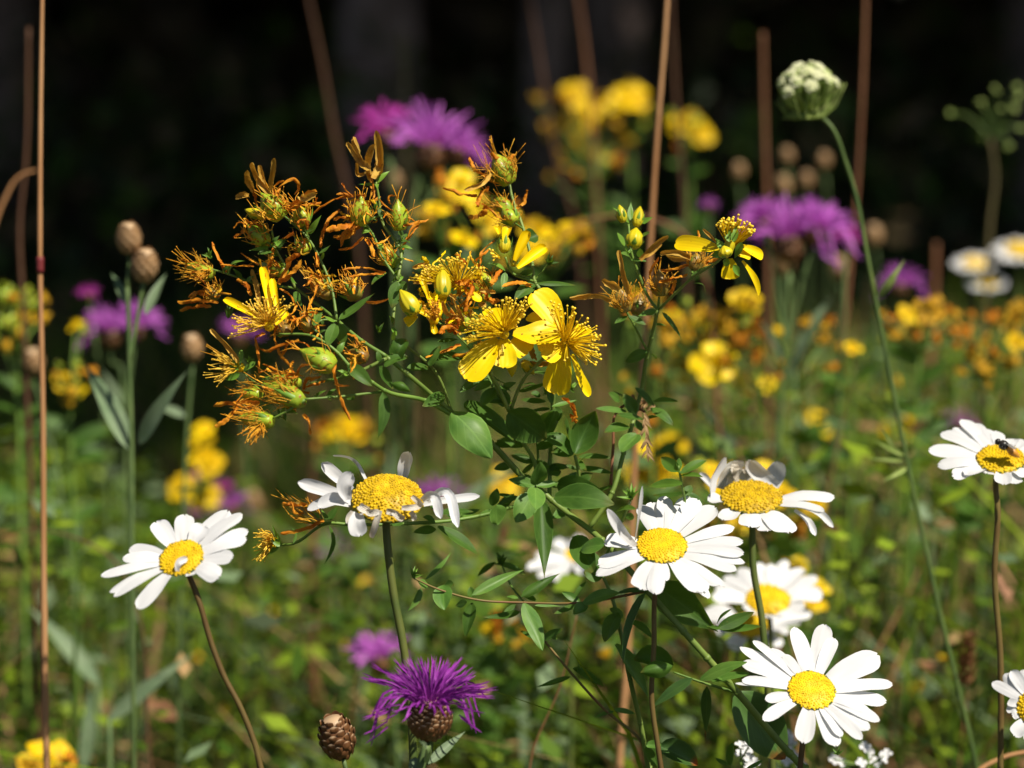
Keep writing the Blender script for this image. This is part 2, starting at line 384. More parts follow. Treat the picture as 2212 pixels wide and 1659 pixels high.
# ------------------------------------------------------------------ grass and ground cover
def blades(name, n, seed, area, hfun, wrange, mats, label, lean=.35, cat='grass', prob=None):
    g = np.random.default_rng(seed); V = []; F = []; MI = []; UVs = []
    k = 0; tries = 0
    while k < n and tries < n * 20:
        tries += 1
        y = area[0] + (area[1] - area[0]) * g.random() ** 1.0; x = g.uniform(-1, 1) * (.235 * y + .35)
        hh = hfun(x, y, g)
        if hh <= 0: continue
        w = g.uniform(*wrange) * .5; a = g.uniform(0, 6.28); ln = hh * g.uniform(.05, lean) * (1 + (g.random() < .15)); ta = g.uniform(0, 6.28)
        dx, dy = math.cos(a), math.sin(a); sx, sy = math.cos(ta) * w, math.sin(ta) * w
        o = len(V); mi = int(g.integers(0, len(mats)))
        for i, (s, ww) in enumerate(((0, .7), (.3, 1), (.6, .9), (.85, .55), (1, .05))):
            z = hh * (s - .25 * s ** 3 * ln / hh); q_ = ln * s * s
            V.append((x + dx * q_ - sx * ww, y + dy * q_ - sy * ww, z)); V.append((x + dx * q_ + sx * ww, y + dy * q_ + sy * ww, z))
            if i: F.append((o + 2 * i - 2, o + 2 * i - 1, o + 2 * i + 1, o + 2 * i)); MI.append(mi)
        k += 1
    me = bpy.data.meshes.new(name); me.from_pydata(V, [], F)
    for m_ in mats: me.materials.append(MAT[m_])
    me.polygons.foreach_set('material_index', np.array(MI, dtype=np.int32)); me.update()
    o = bpy.data.objects.new(name, me); col.objects.link(o); return tag(o, label, cat, kind='stuff')
def h_low(x, y, g):
    return g.uniform(.06, .17) if y < .95 else g.uniform(.10, .30)
def h_tall(x, y, g):
    right = sst(-.06, .14, x / y); lim = .62 - y * (.195 - .085 * right) + .02 * right
    if y < .95 or g.random() > .35 + .65 * right: return 0
    return min(lim, .55) * g.uniform(.72, 1.06)
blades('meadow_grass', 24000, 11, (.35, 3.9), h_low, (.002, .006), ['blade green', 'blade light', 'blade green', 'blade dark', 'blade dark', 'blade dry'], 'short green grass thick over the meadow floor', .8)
blades('tall_grass', 7500, 12, (.98, 3.5), h_tall, (.0015, .0045), ['blade green', 'blade dry', 'blade grey', 'blade dark', 'blade rust', 'blade light', 'blade light', 'blade light'], 'taller mixed green and straw coloured grass behind the flowers', .9)
def cover(name, n, seed, area, zr, sz, mats, label, clumps=400, spread=.07):
    g = np.random.default_rng(seed); K = clumps
    y = area[0] + (area[1] - area[0]) * g.random(K) ** 1.2; x = g.uniform(-1, 1, K) * (.235 * y + .3)
    h = np.minimum(g.uniform(zr[0], zr[1], K), .60 - y * np.interp(x / y, [-.22, -.16, -.10, 0, .08, .15], [.140, .165, .195, .184, .128, .112])) * np.where(y < .95, .5, 1); ki = g.integers(0, K, n)
    C = np.stack([x[ki] + g.normal(0, spread, n), y[ki] + g.normal(0, spread, n), h[ki] * g.random(n) ** .7], 1)
    tag(quads(name, C, g.uniform(sz[0], sz[1], n), mats, seed + 1, -.6), label, 'ground cover', kind='stuff')
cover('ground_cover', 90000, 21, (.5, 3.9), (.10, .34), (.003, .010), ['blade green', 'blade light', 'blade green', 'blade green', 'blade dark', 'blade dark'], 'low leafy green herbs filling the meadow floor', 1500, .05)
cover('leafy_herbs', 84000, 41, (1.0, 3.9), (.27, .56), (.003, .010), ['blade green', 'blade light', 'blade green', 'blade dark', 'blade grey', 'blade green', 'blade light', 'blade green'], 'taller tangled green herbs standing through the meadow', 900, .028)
cover('dry_ground_cover', 3200, 31, (.98, 3.7), (.24, .50), (.004, .010), ['blade dry', 'blade rust', 'gold head', 'blade dry'], 'scattered straw coloured, rusty and golden dead heads in the meadow', 420, .018)

# ------------------------------------------------------------------ saint john's wort, the plant in focus
def face_rand(up=.7, j=.4): return (TOC * .65 + UP * up + RGT * .12 + rv(j)).normalized()
def pxm(n, d=D0): return n * KPX * d
class Plant: pass
def capsule(root, r, b, t, w, off=0., mat_='capsule', threads=26, sep=5, thr_mat='withered thread', styles=True, seplen=.55):
    B = w3(r, *b, off); T = w3(r, *t, off + rnd.uniform(-.004, .004)); W_ = pxm(w * qk(r)) * .98; ax = (T - B); L = ax.length; d = ax.normalized()
    m = MB(); lathe(m, B, T, W_, lambda v: max(.05, math.sin(math.pi * (.12 + .88 * v) ** .80)) ** .8 * (1 if v < .75 else 1 - (v - .75) * 1.5), 18, 14, 3, .09, .045)
    threads = int(threads * 1.7)
    c = m.build('seed_capsule', mat_, root)
    s, u = ortho(d)
    for k in range(sep):
        a = k * 2 * math.pi / sep + rnd.uniform(-.25, .25); rad = (s * math.cos(a) + u * math.sin(a))
        p0 = B + rad * W_ * .14; p1 = B + d * L * seplen * rnd.uniform(.8, 1.15) + rad * W_ * rnd.uniform(.55, .85)
        m = MB(); strip(m, leafpath(p0, p1, rad, -.10 if rnd.random() < .6 else .12), W_ * .30, -rad + rv(.1), p_lance, .25, 5); m.build('sepal', 'sepal', c)
    if threads:
        m = MB()
        for k in range(threads):
            a = rnd.uniform(0, 6.28); rad = (s * math.cos(a) + u * math.sin(a)); l_ = L * rnd.uniform(.45, 1.1)
            p0 = B + rad * W_ * .25 + d * L * rnd.uniform(0, .2); p1 = p0 + rad * W_ * rnd.uniform(.2, .5) + d * l_ * .45 + rv(W_ * .12)
            p2 = p0 + rad * W_ * rnd.uniform(.0, .9) + d * l_ * rnd.uniform(.6, 1) + rv(W_ * .3)
            tube(m, [p0, p1, p2], .00013, .00009, 3, 6)
        m.build('dried_stamens', thr_mat, c)
    if styles:
        m = MB()
        for k in range(3):
            a = k * 2.1 + rnd.random(); rad = (s * math.cos(a) + u * math.sin(a))
            tube(m, [T - d * L * .06, T + d * L * .18 + rad * W_ * .12, T + d * L * rnd.uniform(.25, .5) + rad * W_ * rnd.uniform(.2, .6)], .00016, .0001, 4, 6)
        m.build('style', 'withered thread', c)
    return c
def ribbon(root, r, pts, w, off=0., mat_='withered petal', twist=None, name='withered_petal', prof=p_rib):
    n = len(pts); o2 = rnd.uniform(-.004, .004)
    P_ = [w3(r, x, y, off + o2 * i + rnd.uniform(-.0015, .0015)) for i, (x, y) in enumerate(pts)]
    if n == 2: P_.insert(1, P_[0].lerp(P_[1], .5) + rv((P_[1] - P_[0]).length * .08))
    m = MB(); path = catmull(P_, 18)
    path = [p + rv(pxm(w * qk(r)) * (.05 if mat_ == 'tan petal' else .12)) for p in path]
    strip(m, path, pxm(w * qk(r)) * (1.05 if mat_ == 'tan petal' else .82), (TOC + rv(.5)).normalized(), prof, .55, 5, 0, (rnd.uniform(-.6, .6) if mat_ == 'tan petal' else rnd.uniform(2.2, 5.5) * rnd.choice((-1, 1))) if twist is None else twist, .14)
    return m.build(name, mat_, root)
def petal(root, r, b, t, w, off=0., toff=0., bend=.06, cup=.12, face=None, mat_='yellow petal', sb=0., prof=p_petal, ruf=.03, twist=0.):
    B = w3(r, *b, off); T = w3(r, *t, off + toff); f = face or (TOC * .8 + UP * .45 + rv(.15)).normalized()
    m = MB(); strip(m, leafpath(B, T, f, bend, SROW, sb), pxm(w * qk(r)) * 1.06, f, prof, cup, 7, 0, twist, ruf, .05); return m.build('petal', mat_, root)
def leaf(root, r, b, t, w, off=0., mat_='wort leaf', bend=None, cup=None, face=None, prof=p_oval, sb=0., twist=0., toff=None):
    B = w3(r, *b, off); T = w3(r, *t, off + (rnd.uniform(-.006, .006) if toff is None else toff)); f = face or face_rand()
    bend = rnd.uniform(-.03, .10) if bend is None else bend; cup = rnd.uniform(-.02, .16) if cup is None else cup
    m = MB(); strip(m, leafpath(B, T, f, bend, SROW, sb), pxm(w * qk(r)) * 1.12, f, prof, cup, 7, 0, twist, .025, 0, .05); return m.build('leaf', mat_, root)
def branch(root, pts, w0, w1, off0=0., off1=0., mat_='wort twig', name='branch'):
    n = len(pts) - 1; P_ = [w3(a, x, y, off0 + (off1 - off0) * i / n) for i, (a, x, y) in enumerate(pts)]
    m = MB(); tube(m, P_, pxm(w0) / 2, pxm(w1) / 2, 8, 6 * n, bump=.06)
    for i, p in enumerate(P_[1:-1]): blob(m, p, pxm(w0 + (w1 - w0) * (i + 1) / n) * .62, 0, 1., (P_[i + 2] - P_[i]))
    return m.build(name, mat_, root)
def bud(root, r, b, t, w, off=0., mat_='bud yellow', seplen=.45):
    B = w3(r, *b, off); T = w3(r, *t, off); W_ = pxm(w * qk(r)); ax = T - B; d = ax.normalized(); L = ax.length
    m = MB(); lathe(m, B, T, W_, lambda v: max(.06, math.sin(math.pi * (.10 + .90 * v) ** .85)) ** .75, 16, 14, 5, .03, .015)
    c = m.build('bud', mat_, root); s, u = ortho(d)
    for k in range(5):
        a = k * 1.2566 + rnd.uniform(-.2, .2); rad = s * math.cos(a) + u * math.sin(a)
        m = MB(); strip(m, leafpath(B + rad * W_ * .1, B + d * L * seplen * rnd.uniform(.8, 1.2) + rad * W_ * rnd.uniform(.52, .62), rad, .14), W_ * .34, -rad, p_lance, .2, 5); m.build('sepal', 'sepal', c)
    return c
def stamens(root, r, c, dirs, n, off=0., lmin=.6, rad=.00014, anth=.00044, mat_='yellow stamen', toff=(-.012, -.002), jit=.02, wig=.03, spread=.12, amat='anther', name='stamens'):
    """dirs: tips (zoom px) going round the fan; a stamen points at a spot between two of them"""
    m = MB(); C0 = w3(r, *c, off)
    for k in range(n):
        g_ = rnd.random() * (len(dirs) - 1); i = int(g_); f = g_ - i
        tx = dirs[i][0] * (1 - f) + dirs[i + 1][0] * f; ty = dirs[i][1] * (1 - f) + dirs[i + 1][1] * f
        l_ = rnd.uniform(lmin, 1.02)
        tx = c[0] + (tx - c[0]) * l_; ty = c[1] + (ty - c[1]) * l_
        T = w3(r, tx, ty, off + rnd.uniform(*toff)) + rv(.0006); L = (T - C0).length
        b = C0 + (T - C0) * .05 + rv(L * .05)
        P_ = [b, b.lerp(T, .5) + rv(L * wig), T]
        tube(m, P_, rad * 1.15, rad * .8, 4, 6, 0)
        blob(m, T, anth * rnd.uniform(.75, 1.15), 1, 1, None, 5)
    return m.build(name, [mat_, amat], root)
def open_flower(root, r, c, off=0.):
    m = MB(); C0 = w3(r, *c, off); blob(m, C0, .0016, 0, 1.2, TOC, 8)
    for k in range(3): tube(m, [C0, C0 + TOC * .004 + rv(.002)], .0003, .0002, 4, 3)
    return m.build('flower', 'yellow stamen', root)

base = Vector((at(1760, 1690, .74).x + .04, at(1760, 1690, .74).y, 0))
wort = thing('saint_johns_wort', "saint john's wort in sharp focus with open yellow flowers and many rusty withered heads", 'wildflower', base)
BR = [ # main stem and branches
 ([('H',1000,900),('H',1130,1020),('H',1520,1330),('I',1650,440),('I',1900,720),('J',30,900),('J',240,1140),('J',600,1560),('F',1745,1668)], 12, 17, .0, .0, 'wort stem', 'stem'),
 ([('H',1010,960),('H',890,830),('H',650,570),('H',345,330)], 15, 12, .0, .0, 'wort stem', 'branch'),
 ([('H',345,330),('B',1960,1010),('B',1800,880)], 11, 9, .0, .0, 'wort stem', 'branch'),
 ([('H',345,350),('B',2100,1220),('B',1780,1140),('B',1690,1080),('B',1500,940),('B',1420,850),('B',1350,790),('B',1230,720),('B',960,700)], 10, 5, .0, -.006, 'wort twig', 'branch'),
 ([('B',1780,1150),('B',1380,1195),('B',1160,1210)], 6, 5, 0, -.008, 'wort twig', 'branch'),
 ([('B',1160,1215),('B',1010,1310),('B',910,1360)], 6, 4, -.008, -.008, 'wort twig', 'branch'),
 ([('B',1800,890),('B',1520,1020),('B',1200,1090)], 8, 6, 0, .004, 'wort stem', 'branch'),
 ([('B',1110,1060),('B',900,1120),('B',740,1060),('B',650,970)], 5, 4, .004, -.002, 'wort twig', 'branch'),
 ([('B',1800,875),('B',1630,770),('B',1410,590),('B',1240,455),('B',1090,340)], 9, 6, 0, .010, 'wort twig', 'branch'),
 ([('B',1090,340),('B',730,290),('B',560,230),('B',420,190)], 6, 4, .010, .004, 'wort twig', 'branch'),
 ([('B',1840,860),('B',1850,600),('B',1885,290)], 8, 6, 0, .0, 'wort stem', 'branch'),
 ([('B',1410,590),('A',1370,1330),('A',1270,1080),('A',1190,940),('A',1000,760)], 7, 5, .004, .0, 'wort twig', 'branch'),
 ([('A',1190,940),('A',1150,830)], 5, 4, .002, .0, 'wort twig', 'branch'),
 ([('A',1090,1330),('A',1010,1160),('A',930,1010),('A',900,870)], 7, 5, .010, .0, 'wort stem', 'branch'),
 ([('A',930,1010),('A',860,960)], 4, 4, .0, .0, 'wort twig', 'branch'),
 ([('A',1890,1260),('A',1780,1100),('A',1690,900),('A',1640,820)], 6, 5, 0, -.004, 'wort twig', 'branch'),
 ([('A',1890,1250),('A',1910,1030),('A',1760,790),('A',1740,620),('A',1715,490)], 7, 5, 0, .0, 'wort stem', 'branch'),
 ([('A',1910,1010),('A',1920,930),('A',1900,860)], 5, 5, 0, -.003, 'wort twig', 'branch'),
 ([('A',1740,760),('A',1640,790),('A',1580,820)], 5, 4, 0, -.003, 'wort twig', 'branch'),
 ([('B',1410,600),('B',1300,590),('B',1220,640)], 5, 4, .004, .0, 'wort twig', 'branch'),
 ([('B',1350,780),('B',1250,680),('B',1150,590)], 5, 4, 0, -.004, 'wort twig', 'branch'),
 ([('H',1110,1010),('H',1112,750),('H',1130,400),('E',1380,800),('C',1290,1350),('C',1240,1270),('C',1220,1130),('C',1170,920),('C',1110,740),('C',1060,600),('C',1040,500)], 10, 6, .004, .004, 'wort stem', 'branch'),
 ([('H',1010,900),('H',1000,750),('H',890,540),('E',1040,1305)], 10, 8, .002, -.004, 'wort stem', 'branch'),
 ([('E',1040,1305),('E',960,1130),('E',890,980),('E',960,760)], 9, 8, -.004, -.006, 'wort stem', 'branch'),
 ([('E',1040,1305),('E',930,1130),('E',850,1000),('E',760,700),('E',640,420)], 7, 5, -.003, .010, 'wort twig', 'branch'),
 ([('E',1050,1300),('E',1150,1060),('E',1300,900),('E',1470,790)], 8, 6, -.004, -.004, 'wort stem', 'branch'),
 ([('H',1020,720),('H',1010,560),('E',1000,1250),('E',620,700),('E',470,600)], 6, 4, .006, .004, 'wort twig', 'branch'),
 ([('E',590,1310),('E',450,980),('E',240,800),('E',120,720)], 7, 5, .004, .010, 'wort stem', 'branch'),
 ([('C',1230,1270),('C',1050,1190),('C',1010,1080)], 6, 5, .004, -.002, 'wort twig', 'branch'),
 ([('C',1240,1260),('C',1310,1180),('C',1340,1140)], 4, 3, .004, .002, 'wort twig', 'branch'),
 ([('C',1150,860),('C',1080,810)], 5, 4, .004, .0, 'wort twig', 'branch'),
 ([('H',1250,1120),('H',1340,850),('H',1310,670)], 8, 7, .004, -.004, 'wort stem', 'branch'),
 ([('H',1420,1240),('H',1600,960),('H',1690,650),('H',1790,310),('H',1830,150),('G',640,1380),('G',680,1220),('G',730,1000)], 11, 9, .004, .0, 'wort stem', 'branch'),
 ([('G',730,1000),('G',680,940),('G',580,720),('G',520,540),('G',500,330)], 7, 5, 0, .0, 'wort twig', 'branch'),
 ([('G',730,1000),('G',740,900)], 6, 5, 0, .0, 'wort twig', 'branch'),
 ([('G',735,1000),('G',870,870),('G',1000,750),('G',1200,620),('G',1280,540)], 7, 6, 0, -.008, 'wort stem', 'branch'),
 ([('G',1000,750),('G',1000,690)], 5, 5, -.004, .0, 'wort twig', 'branch'),
 ([('G',640,1310),('G',510,1060),('G',480,1010)], 6, 5, 0, .004, 'wort twig', 'branch'),
 ([('I',1645,440),('I',1500,470),('I',1200,520),('I',800,520),('I',470,500),('I',340,470),('I',140,400),('I',40,350)], 6, 4, .0, -.008, 'red stem', 'branch'),
 ([('H',1060,1010),('H',860,1060),('H',650,1120),('H',400,1170),('H',0,1200),('L',760,790),('L',610,780),('L',330,940),('L',200,950)], 9, 6, .0, .006, 'wort twig', 'branch'),
 ([('L',610,780),('L',540,770)], 5, 5, .004, .004, 'wort twig', 'branch'),
 ([('J',240,1140),('I',2060,1080),('I',1830,1000)], 7, 4, .0, -.006, 'wort twig', 'branch'),
 ([('M',640,1320),('M',880,950),('M',940,600),('M',915,470),('M',890,330)], 7, 5, .010, -.013, 'wort twig', 'branch'),
 ([('M',300,1100),('M',380,900),('M',470,720),('M',520,590)], 7, 5, .0, -.034, 'wort twig', 'branch'),
]
for pts, a, b, o0, o1, mt, nm in BR: branch(wort, pts, a, b, o0, o1, mt, nm)
m = MB(); g0 = w3('F', 1745, 1668); tube(m, [g0 + Vector((-.001, 0, .002)), g0 + Vector((.02, .0, -.10)), Vector((base.x, base.y, -.01))], pxm(17) / 2, .0016, 8, 10); m.build('stem', 'wort stem', wort)

LF = [ # leaves: region, base, tip, width, offset, [material], [extra]
 ('E',(150,900),(235,745),120,0,'wort leaf',dict(bend=.35,cup=.3)),('E',(60,950),(250,880),120,.0,'wort leaf',dict(bend=.2)),('E',(20,950),(130,1130),110,0,'wort leaf',{}),
 ('E',(120,1090),(265,1150),70,-.006,'wort leaf',dict(bend=.3,cup=-.5)),('E',(240,970),(415,965),75,.008,'wort leaf',{}),('E',(440,905),(720,900),110,.008,'wort leaf',{}),
 ('B',(1885,290),(1840,495),100,-.003,'wort leaf',{}),('B',(1900,290),(1950,370),80,.004,'wort leaf',{}),('E',(820,1030),(650,1155),70,.004,'pale leaf',dict(bend=.0)),
 ('E',(480,760),(640,740),36,.006,'wort leaf',{}),('C',(1245,1285),(1555,1300),85,0,'wort leaf',dict(bend=.05,cup=-.2)),('C',(1235,1290),(1080,1415),95,.003,'wort leaf',{}),
 ('C',(1160,930),(1265,910),120,.006,'wort leaf',dict(cup=.25)),('E',(1000,1270),(850,1190),80,.003,'pale leaf',dict(bend=.2)),
 ('C',(1215,1215),(1130,1200),90,0,'pale leaf',{}),
 ('H',(350,330),(655,690),255,-.010,'pale leaf',dict(bend=.12,cup=-.14,face=(TOC*.55+UP*.75-RGT*.25).normalized(),toff=-.016)),
 ('H',(440,270),(860,570),240,.006,'wort leaf',dict(bend=.05)),('H',(790,330),(1085,540),270,-.006,'wort leaf',dict(bend=.03,cup=.1,face=(TOC*.95-UP*.15-RGT*.3).normalized())),
 ('H',(1000,900),(1035,715),130,-.006,'pale leaf',dict(bend=.08,cup=.1)),('H',(995,905),(790,855),85,-.004,'pale leaf',{}),('H',(1000,900),(885,810),60,.003,'wort leaf',{}),
 ('H',(1005,905),(1180,880),60,-.003,'pale leaf',{}),('H',(1000,920),(1000,1095),140,-.012,'pale leaf',dict(bend=.05,cup=.08,toff=-.008)),('H',(985,960),(845,1195),170,-.004,'pale leaf',dict(bend=.05)),
 ('H',(1045,1000),(1070,1630),150,-.002,'wort leaf',dict(prof=p_lance,cup=.25,face=(TOC*.9+RGT*.3).normalized(),toff=-.003)),
 ('H',(1150,990),(1620,1050),210,-.006,'wort leaf',dict(face=(TOC*.4+UP*.3+RGT*-.2).normalized(),bend=.12)),('H',(1170,900),(1560,990),220,.004,'wort leaf',dict(bend=.12,face=(TOC*.8-UP*.1).normalized())),
 ('H',(1310,650),(1470,320),200,-.006,'wort leaf',dict(cup=.35,bend=-.1)),('H',(1300,640),(1225,350),150,.004,'wort leaf',{}),('H',(1290,655),(1035,510),140,-.004,'wort leaf',dict(bend=.2)),
 ('H',(1320,650),(1380,420),120,.008,'wort leaf',{}),('H',(1300,650),(1120,640),90,.0,'wort leaf',{}),
 ('H',(870,1000),(700,1060),80,0,'wort leaf',{}),('H',(660,1060),(700,925),75,-.003,'wort leaf',{}),('H',(690,1060),(700,1210),165,-.005,'pale leaf',dict(bend=.06)),
 ('H',(870,1010),(690,970),60,.004,'wort leaf',{}),
 ('H',(235,1225),(560,1450),120,-.002,'wort leaf',dict(bend=.04,cup=.1)),('H',(220,1245),(45,1270),90,0,'wort leaf',{}),('H',(240,1120),(515,1110),80,.006,'wort leaf',{}),('H',(215,1190),(120,1150),70,.0,'wort leaf',{}),
 ('H',(240,1090),(170,1050),50,.0,'wort leaf',{}),
 ('H',(1780,140),(1935,285),65,-.003,'wort leaf',{}),('H',(1925,240),(2115,245),80,0,'wort leaf',{}),('H',(1905,295),(2080,435),80,-.003,'wort leaf',{}),('H',(1835,380),(1630,350),55,-.003,'wort leaf',{}),
 ('H',(1830,385),(1960,365),55,.0,'wort leaf',{}),('H',(1730,440),(1540,490),100,-.002,'wort leaf',{}),('H',(1800,500),(1670,640),160,-.005,'pale leaf',dict(bend=.05)),('H',(1770,430),(1855,450),130,.003,'wort leaf',{}),
 ('H',(1710,320),(1470,300),55,.002,'pale leaf',{}),('H',(1660,240),(1570,175),65,.003,'wort leaf',{}),('H',(1690,235),(1790,230),55,.002,'wort leaf',{}),
 ('H',(1130,285),(1320,235),55,-.002,'pale leaf',dict(cup=.2)),('H',(1080,245),(880,228),45,.0,'wort leaf',{}),('H',(1120,300),(955,325),65,.003,'wort leaf',{}),('H',(1150,320),(1060,580),170,-.002,'wort leaf',dict(cup=.2)),
 ('H',(1130,260),(1090,150),60,.002,'wort leaf',{}),('H',(1150,290),(1180,400),90,.004,'wort leaf',{}),('H',(1040,200),(960,180),60,.002,'wort leaf',{}),
 ('H',(1110,800),(1200,790),90,.002,'wort leaf',{}),('H',(1120,790),(1150,730),60,.002,'wort leaf',{}),
 ('H',(1340,680),(1595,690),55,.006,'wort leaf',{}),('H',(1350,770),(1605,810),60,.006,'wort leaf',{}),('H',(1340,780),(1180,750),45,.006,'wort leaf',{}),('H',(1330,730),(1470,650),50,.004,'wort leaf',{}),
 ('H',(1420,960),(1620,900),60,.008,'wort leaf',{}),
 ('M',(895,375),(755,265),90,0,'wort leaf',{}),('M',(910,390),(1115,285),80,0,'wort leaf',{}),('M',(920,470),(655,490),90,-.003,'wort leaf',{}),('M',(910,405),(1085,420),55,.003,'wort leaf',{}),
 ('M',(930,560),(1000,485),65,.0,'wort leaf',{}),('M',(930,545),(690,560),50,.003,'wort leaf',{}),('M',(890,360),(900,270),50,0,'wort leaf',{}),('M',(940,545),(1090,640),70,.004,'wort leaf',{}),
 ('M',(80,880),(235,1185),170,.004,'wort leaf',dict(bend=.05)),('M',(310,950),(125,990),140,-.004,'pale leaf',dict(bend=.08)),('M',(400,690),(560,670),70,-.032,'wort leaf',{}),('M',(520,700),(500,760),60,-.032,'wort leaf',{}),
 ('I',(1640,445),(1480,1005),90,-.004,'wort leaf aged',dict(prof=p_lance,sb=.10,cup=.25,twist=.8)),('I',(1600,470),(1500,650),55,.003,'wort leaf',{}),('I',(1205,525),(1460,455),100,-.004,'pale leaf',dict(bend=.10)),
 ('I',(1640,440),(1420,470),45,-.002,'wort leaf aged',{}),
 ('I',(1455,590),(1355,790),150,.006,'wort leaf',{}),('I',(1430,810),(1655,1165),130,.006,'pale leaf',dict(cup=.25)),('I',(1540,640),(1685,765),70,.008,'wort leaf',{}),('I',(1480,620),(1390,560),80,.008,'wort leaf',{}),
 ('I',(440,470),(805,292),70,-.003,'pale leaf',dict(prof=p_lance)),('I',(445,520),(393,772),80,0,'wort leaf',dict(prof=p_lance,cup=.3)),('I',(780,480),(1048,318),70,-.004,'wort leaf',dict(prof=p_lance,cup=-.3)),
 ('I',(800,525),(928,852),110,-.005,'pale leaf',dict(bend=.06)),('I',(775,585),(505,620),55,.004,'wort leaf',dict(prof=p_lance,bend=-.08)),('I',(745,535),(660,587),34,0,'wort leaf',{}),('I',(1180,525),(1003,598),40,.003,'wort leaf',{}),
 ('I',(1240,540),(1140,600),100,-.003,'pale leaf',dict(cup=.35)),('I',(1185,515),(1062,448),50,0,'pale leaf',{}),('I',(1145,500),(1232,368),32,.002,'wort leaf',{}),('I',(405,515),(328,540),50,0,'wort leaf',{}),('I',(760,490),(680,480),30,0,'pale leaf',{}),
 ('I',(240,400),(250,572),125,-.005,'pale leaf',dict(bend=.08)),('I',(225,420),(195,490),70,.0,'wort leaf',{}),('I',(255,400),(320,400),60,.003,'wort leaf',{}),('I',(118,360),(300,172),38,-.002,'pale leaf',dict(prof=p_lance,sb=.1)),('I',(92,420),(-5,582),45,-.002,'pale leaf',dict(prof=p_lance,sb=-.08)),('I',(140,405),(68,375),60,-.005,'pale leaf',{}),
 ('I',(440,480),(430,410),50,.0,'wort leaf',{}),('I',(870,540),(1070,548),22,.003,'pale leaf',dict(prof=p_lance)),('I',(880,510),(790,470),45,0,'wort leaf',{}),
 ('I',(1960,1040),(1665,1255),75,-.006,'wort leaf aged',dict(prof=p_lance,bend=.05)),('I',(2060,1095),(2048,1465),70,-.004,'wort leaf aged',dict(prof=p_lance,twist=.9)),('J',(-20,1050),(305,930),105,-.006,'pale leaf',dict(bend=.05)),('J',(60,1055),(325,1010),70,-.002,'pale leaf',{}),
 ('J',(200,1080),(60,1050),60,-.003,'pale leaf',{}),
 ('I',(1820,965),(1560,905),150,-.006,'wort leaf',dict(cup=.5,bend=.15)),('I',(1820,960),(1600,1000),110,-.010,'wort leaf',dict(cup=-.5,bend=.15)),('I',(1810,950),(1560,880),90,-.002,'pale leaf',dict(cup=.5,bend=-.1)),
 ('J',(230,1150),(560,1600),320,.010,'wort leaf aged',dict(bend=.06,cup=.10,face=(TOC*.6+UP*.7-RGT*.3).normalized(),toff=.004)),
 ('I',(1700,400),(2135,720),230,.006,'wort leaf',dict(prof=p_lance,cup=.18,face=(TOC*.75-UP*.3+RGT*.3).normalized())),
 ('M',(1200,1605),(1482,1478),90,.004,'wort leaf',{}),('M',(1190,1570),(1305,1455),46,.004,'wort leaf',{}),('M',(1215,1610),(1540,1590),80,.008,'wort leaf',{}),('M',(1200,1615),(1120,1590),80,.0,'wort leaf',{}),
 ('B',(1425,585),(1705,382),90,-.002,'wort leaf',dict(prof=p_lance)),('B',(1400,620),(1335,790),90,0,'wort leaf',{}),('B',(1430,620),(1465,785),85,.002,'wort leaf',{}),('B',(1070,380),(1135,475),105,.002,'pale leaf',{}),
 ('B',(1500,945),(1690,1110),95,-.004,'wort leaf',dict(bend=.15)),('B',(1770,1155),(1722,1532),85,-.002,'wort leaf',dict(prof=p_lance,sb=-.08)),('B',(1290,980),(1250,1095),60,0,'wort leaf',{}),
 ('B',(1420,850),(1475,760),50,-.003,'pale leaf',dict(prof=p_lance,bend=.2)),('B',(1240,640),(1300,530),60,-.004,'pale leaf',dict(prof=p_lance,bend=.2)),('B',(1140,590),(1250,525),60,-.004,'pale leaf',dict(prof=p_lance,bend=.2)),
 ('G',(650,1330),(475,1410),90,0,'wort leaf',dict(bend=.1)),('G',(655,1330),(715,1390),60,.003,'wort leaf',{}),('G',(765,1025),(918,1240),55,-.003,'wort leaf',dict(prof=p_lance)),('G',(715,1005),(575,1050),55,0,'pale leaf',dict(prof=p_lance)),('G',(690,1120),(800,1130),45,.004,'wort leaf',{}),
 ('G',(520,600),(430,560),50,0,'pale leaf',{}),('G',(520,610),(640,620),40,0,'pale leaf',{}),('G',(470,500),(410,395),50,0,'sepal',{}),('G',(590,430),(665,395),50,0,'pale leaf',{}),('G',(505,320),(375,200),55,0,'sepal',dict(prof=p_lance)),('G',(510,300),(520,155),45,0,'sepal',dict(prof=p_lance)),('G',(600,320),(690,275),45,0,'sepal',dict(prof=p_lance)),
 ('G',(490,1050),(390,1110),45,0,'wort leaf',{}),('G',(500,1050),(640,1120),50,0,'wort leaf',{}),('G',(590,590),(590,520),50,0,'pale leaf',{}),
 ('G',(1010,795),(1100,870),22,-.002,'pale leaf',dict(prof=p_lance,bend=.3)),('G',(990,750),(1140,650),35,-.004,'wort leaf',dict(prof=p_lance)),
 ('C',(1120,1210),(1210,1240),60,0,'pale leaf',{}),('C',(1010,1190),(870,1130),60,.0,'sepal',dict(prof=p_lance,bend=.15)),('C',(1010,1200),(980,1350),50,-.003,'pale leaf',dict(prof=p_lance)),
 ('L',(610,800),(570,1110),45,-.003,'pale leaf',dict(prof=p_lance,sb=-.18)),('L',(600,760),(690,640),55,.003,'wort leaf',dict(prof=p_lance)),('L',(600,750),(550,670),30,0,'pale leaf',dict(prof=p_lance)),('L',(330,940),(310,810),22,0,'pale leaf',dict(prof=p_lance,sb=.25)),
 ('L',(1110,800),(1190,760),70,.0,'wort leaf',{}),
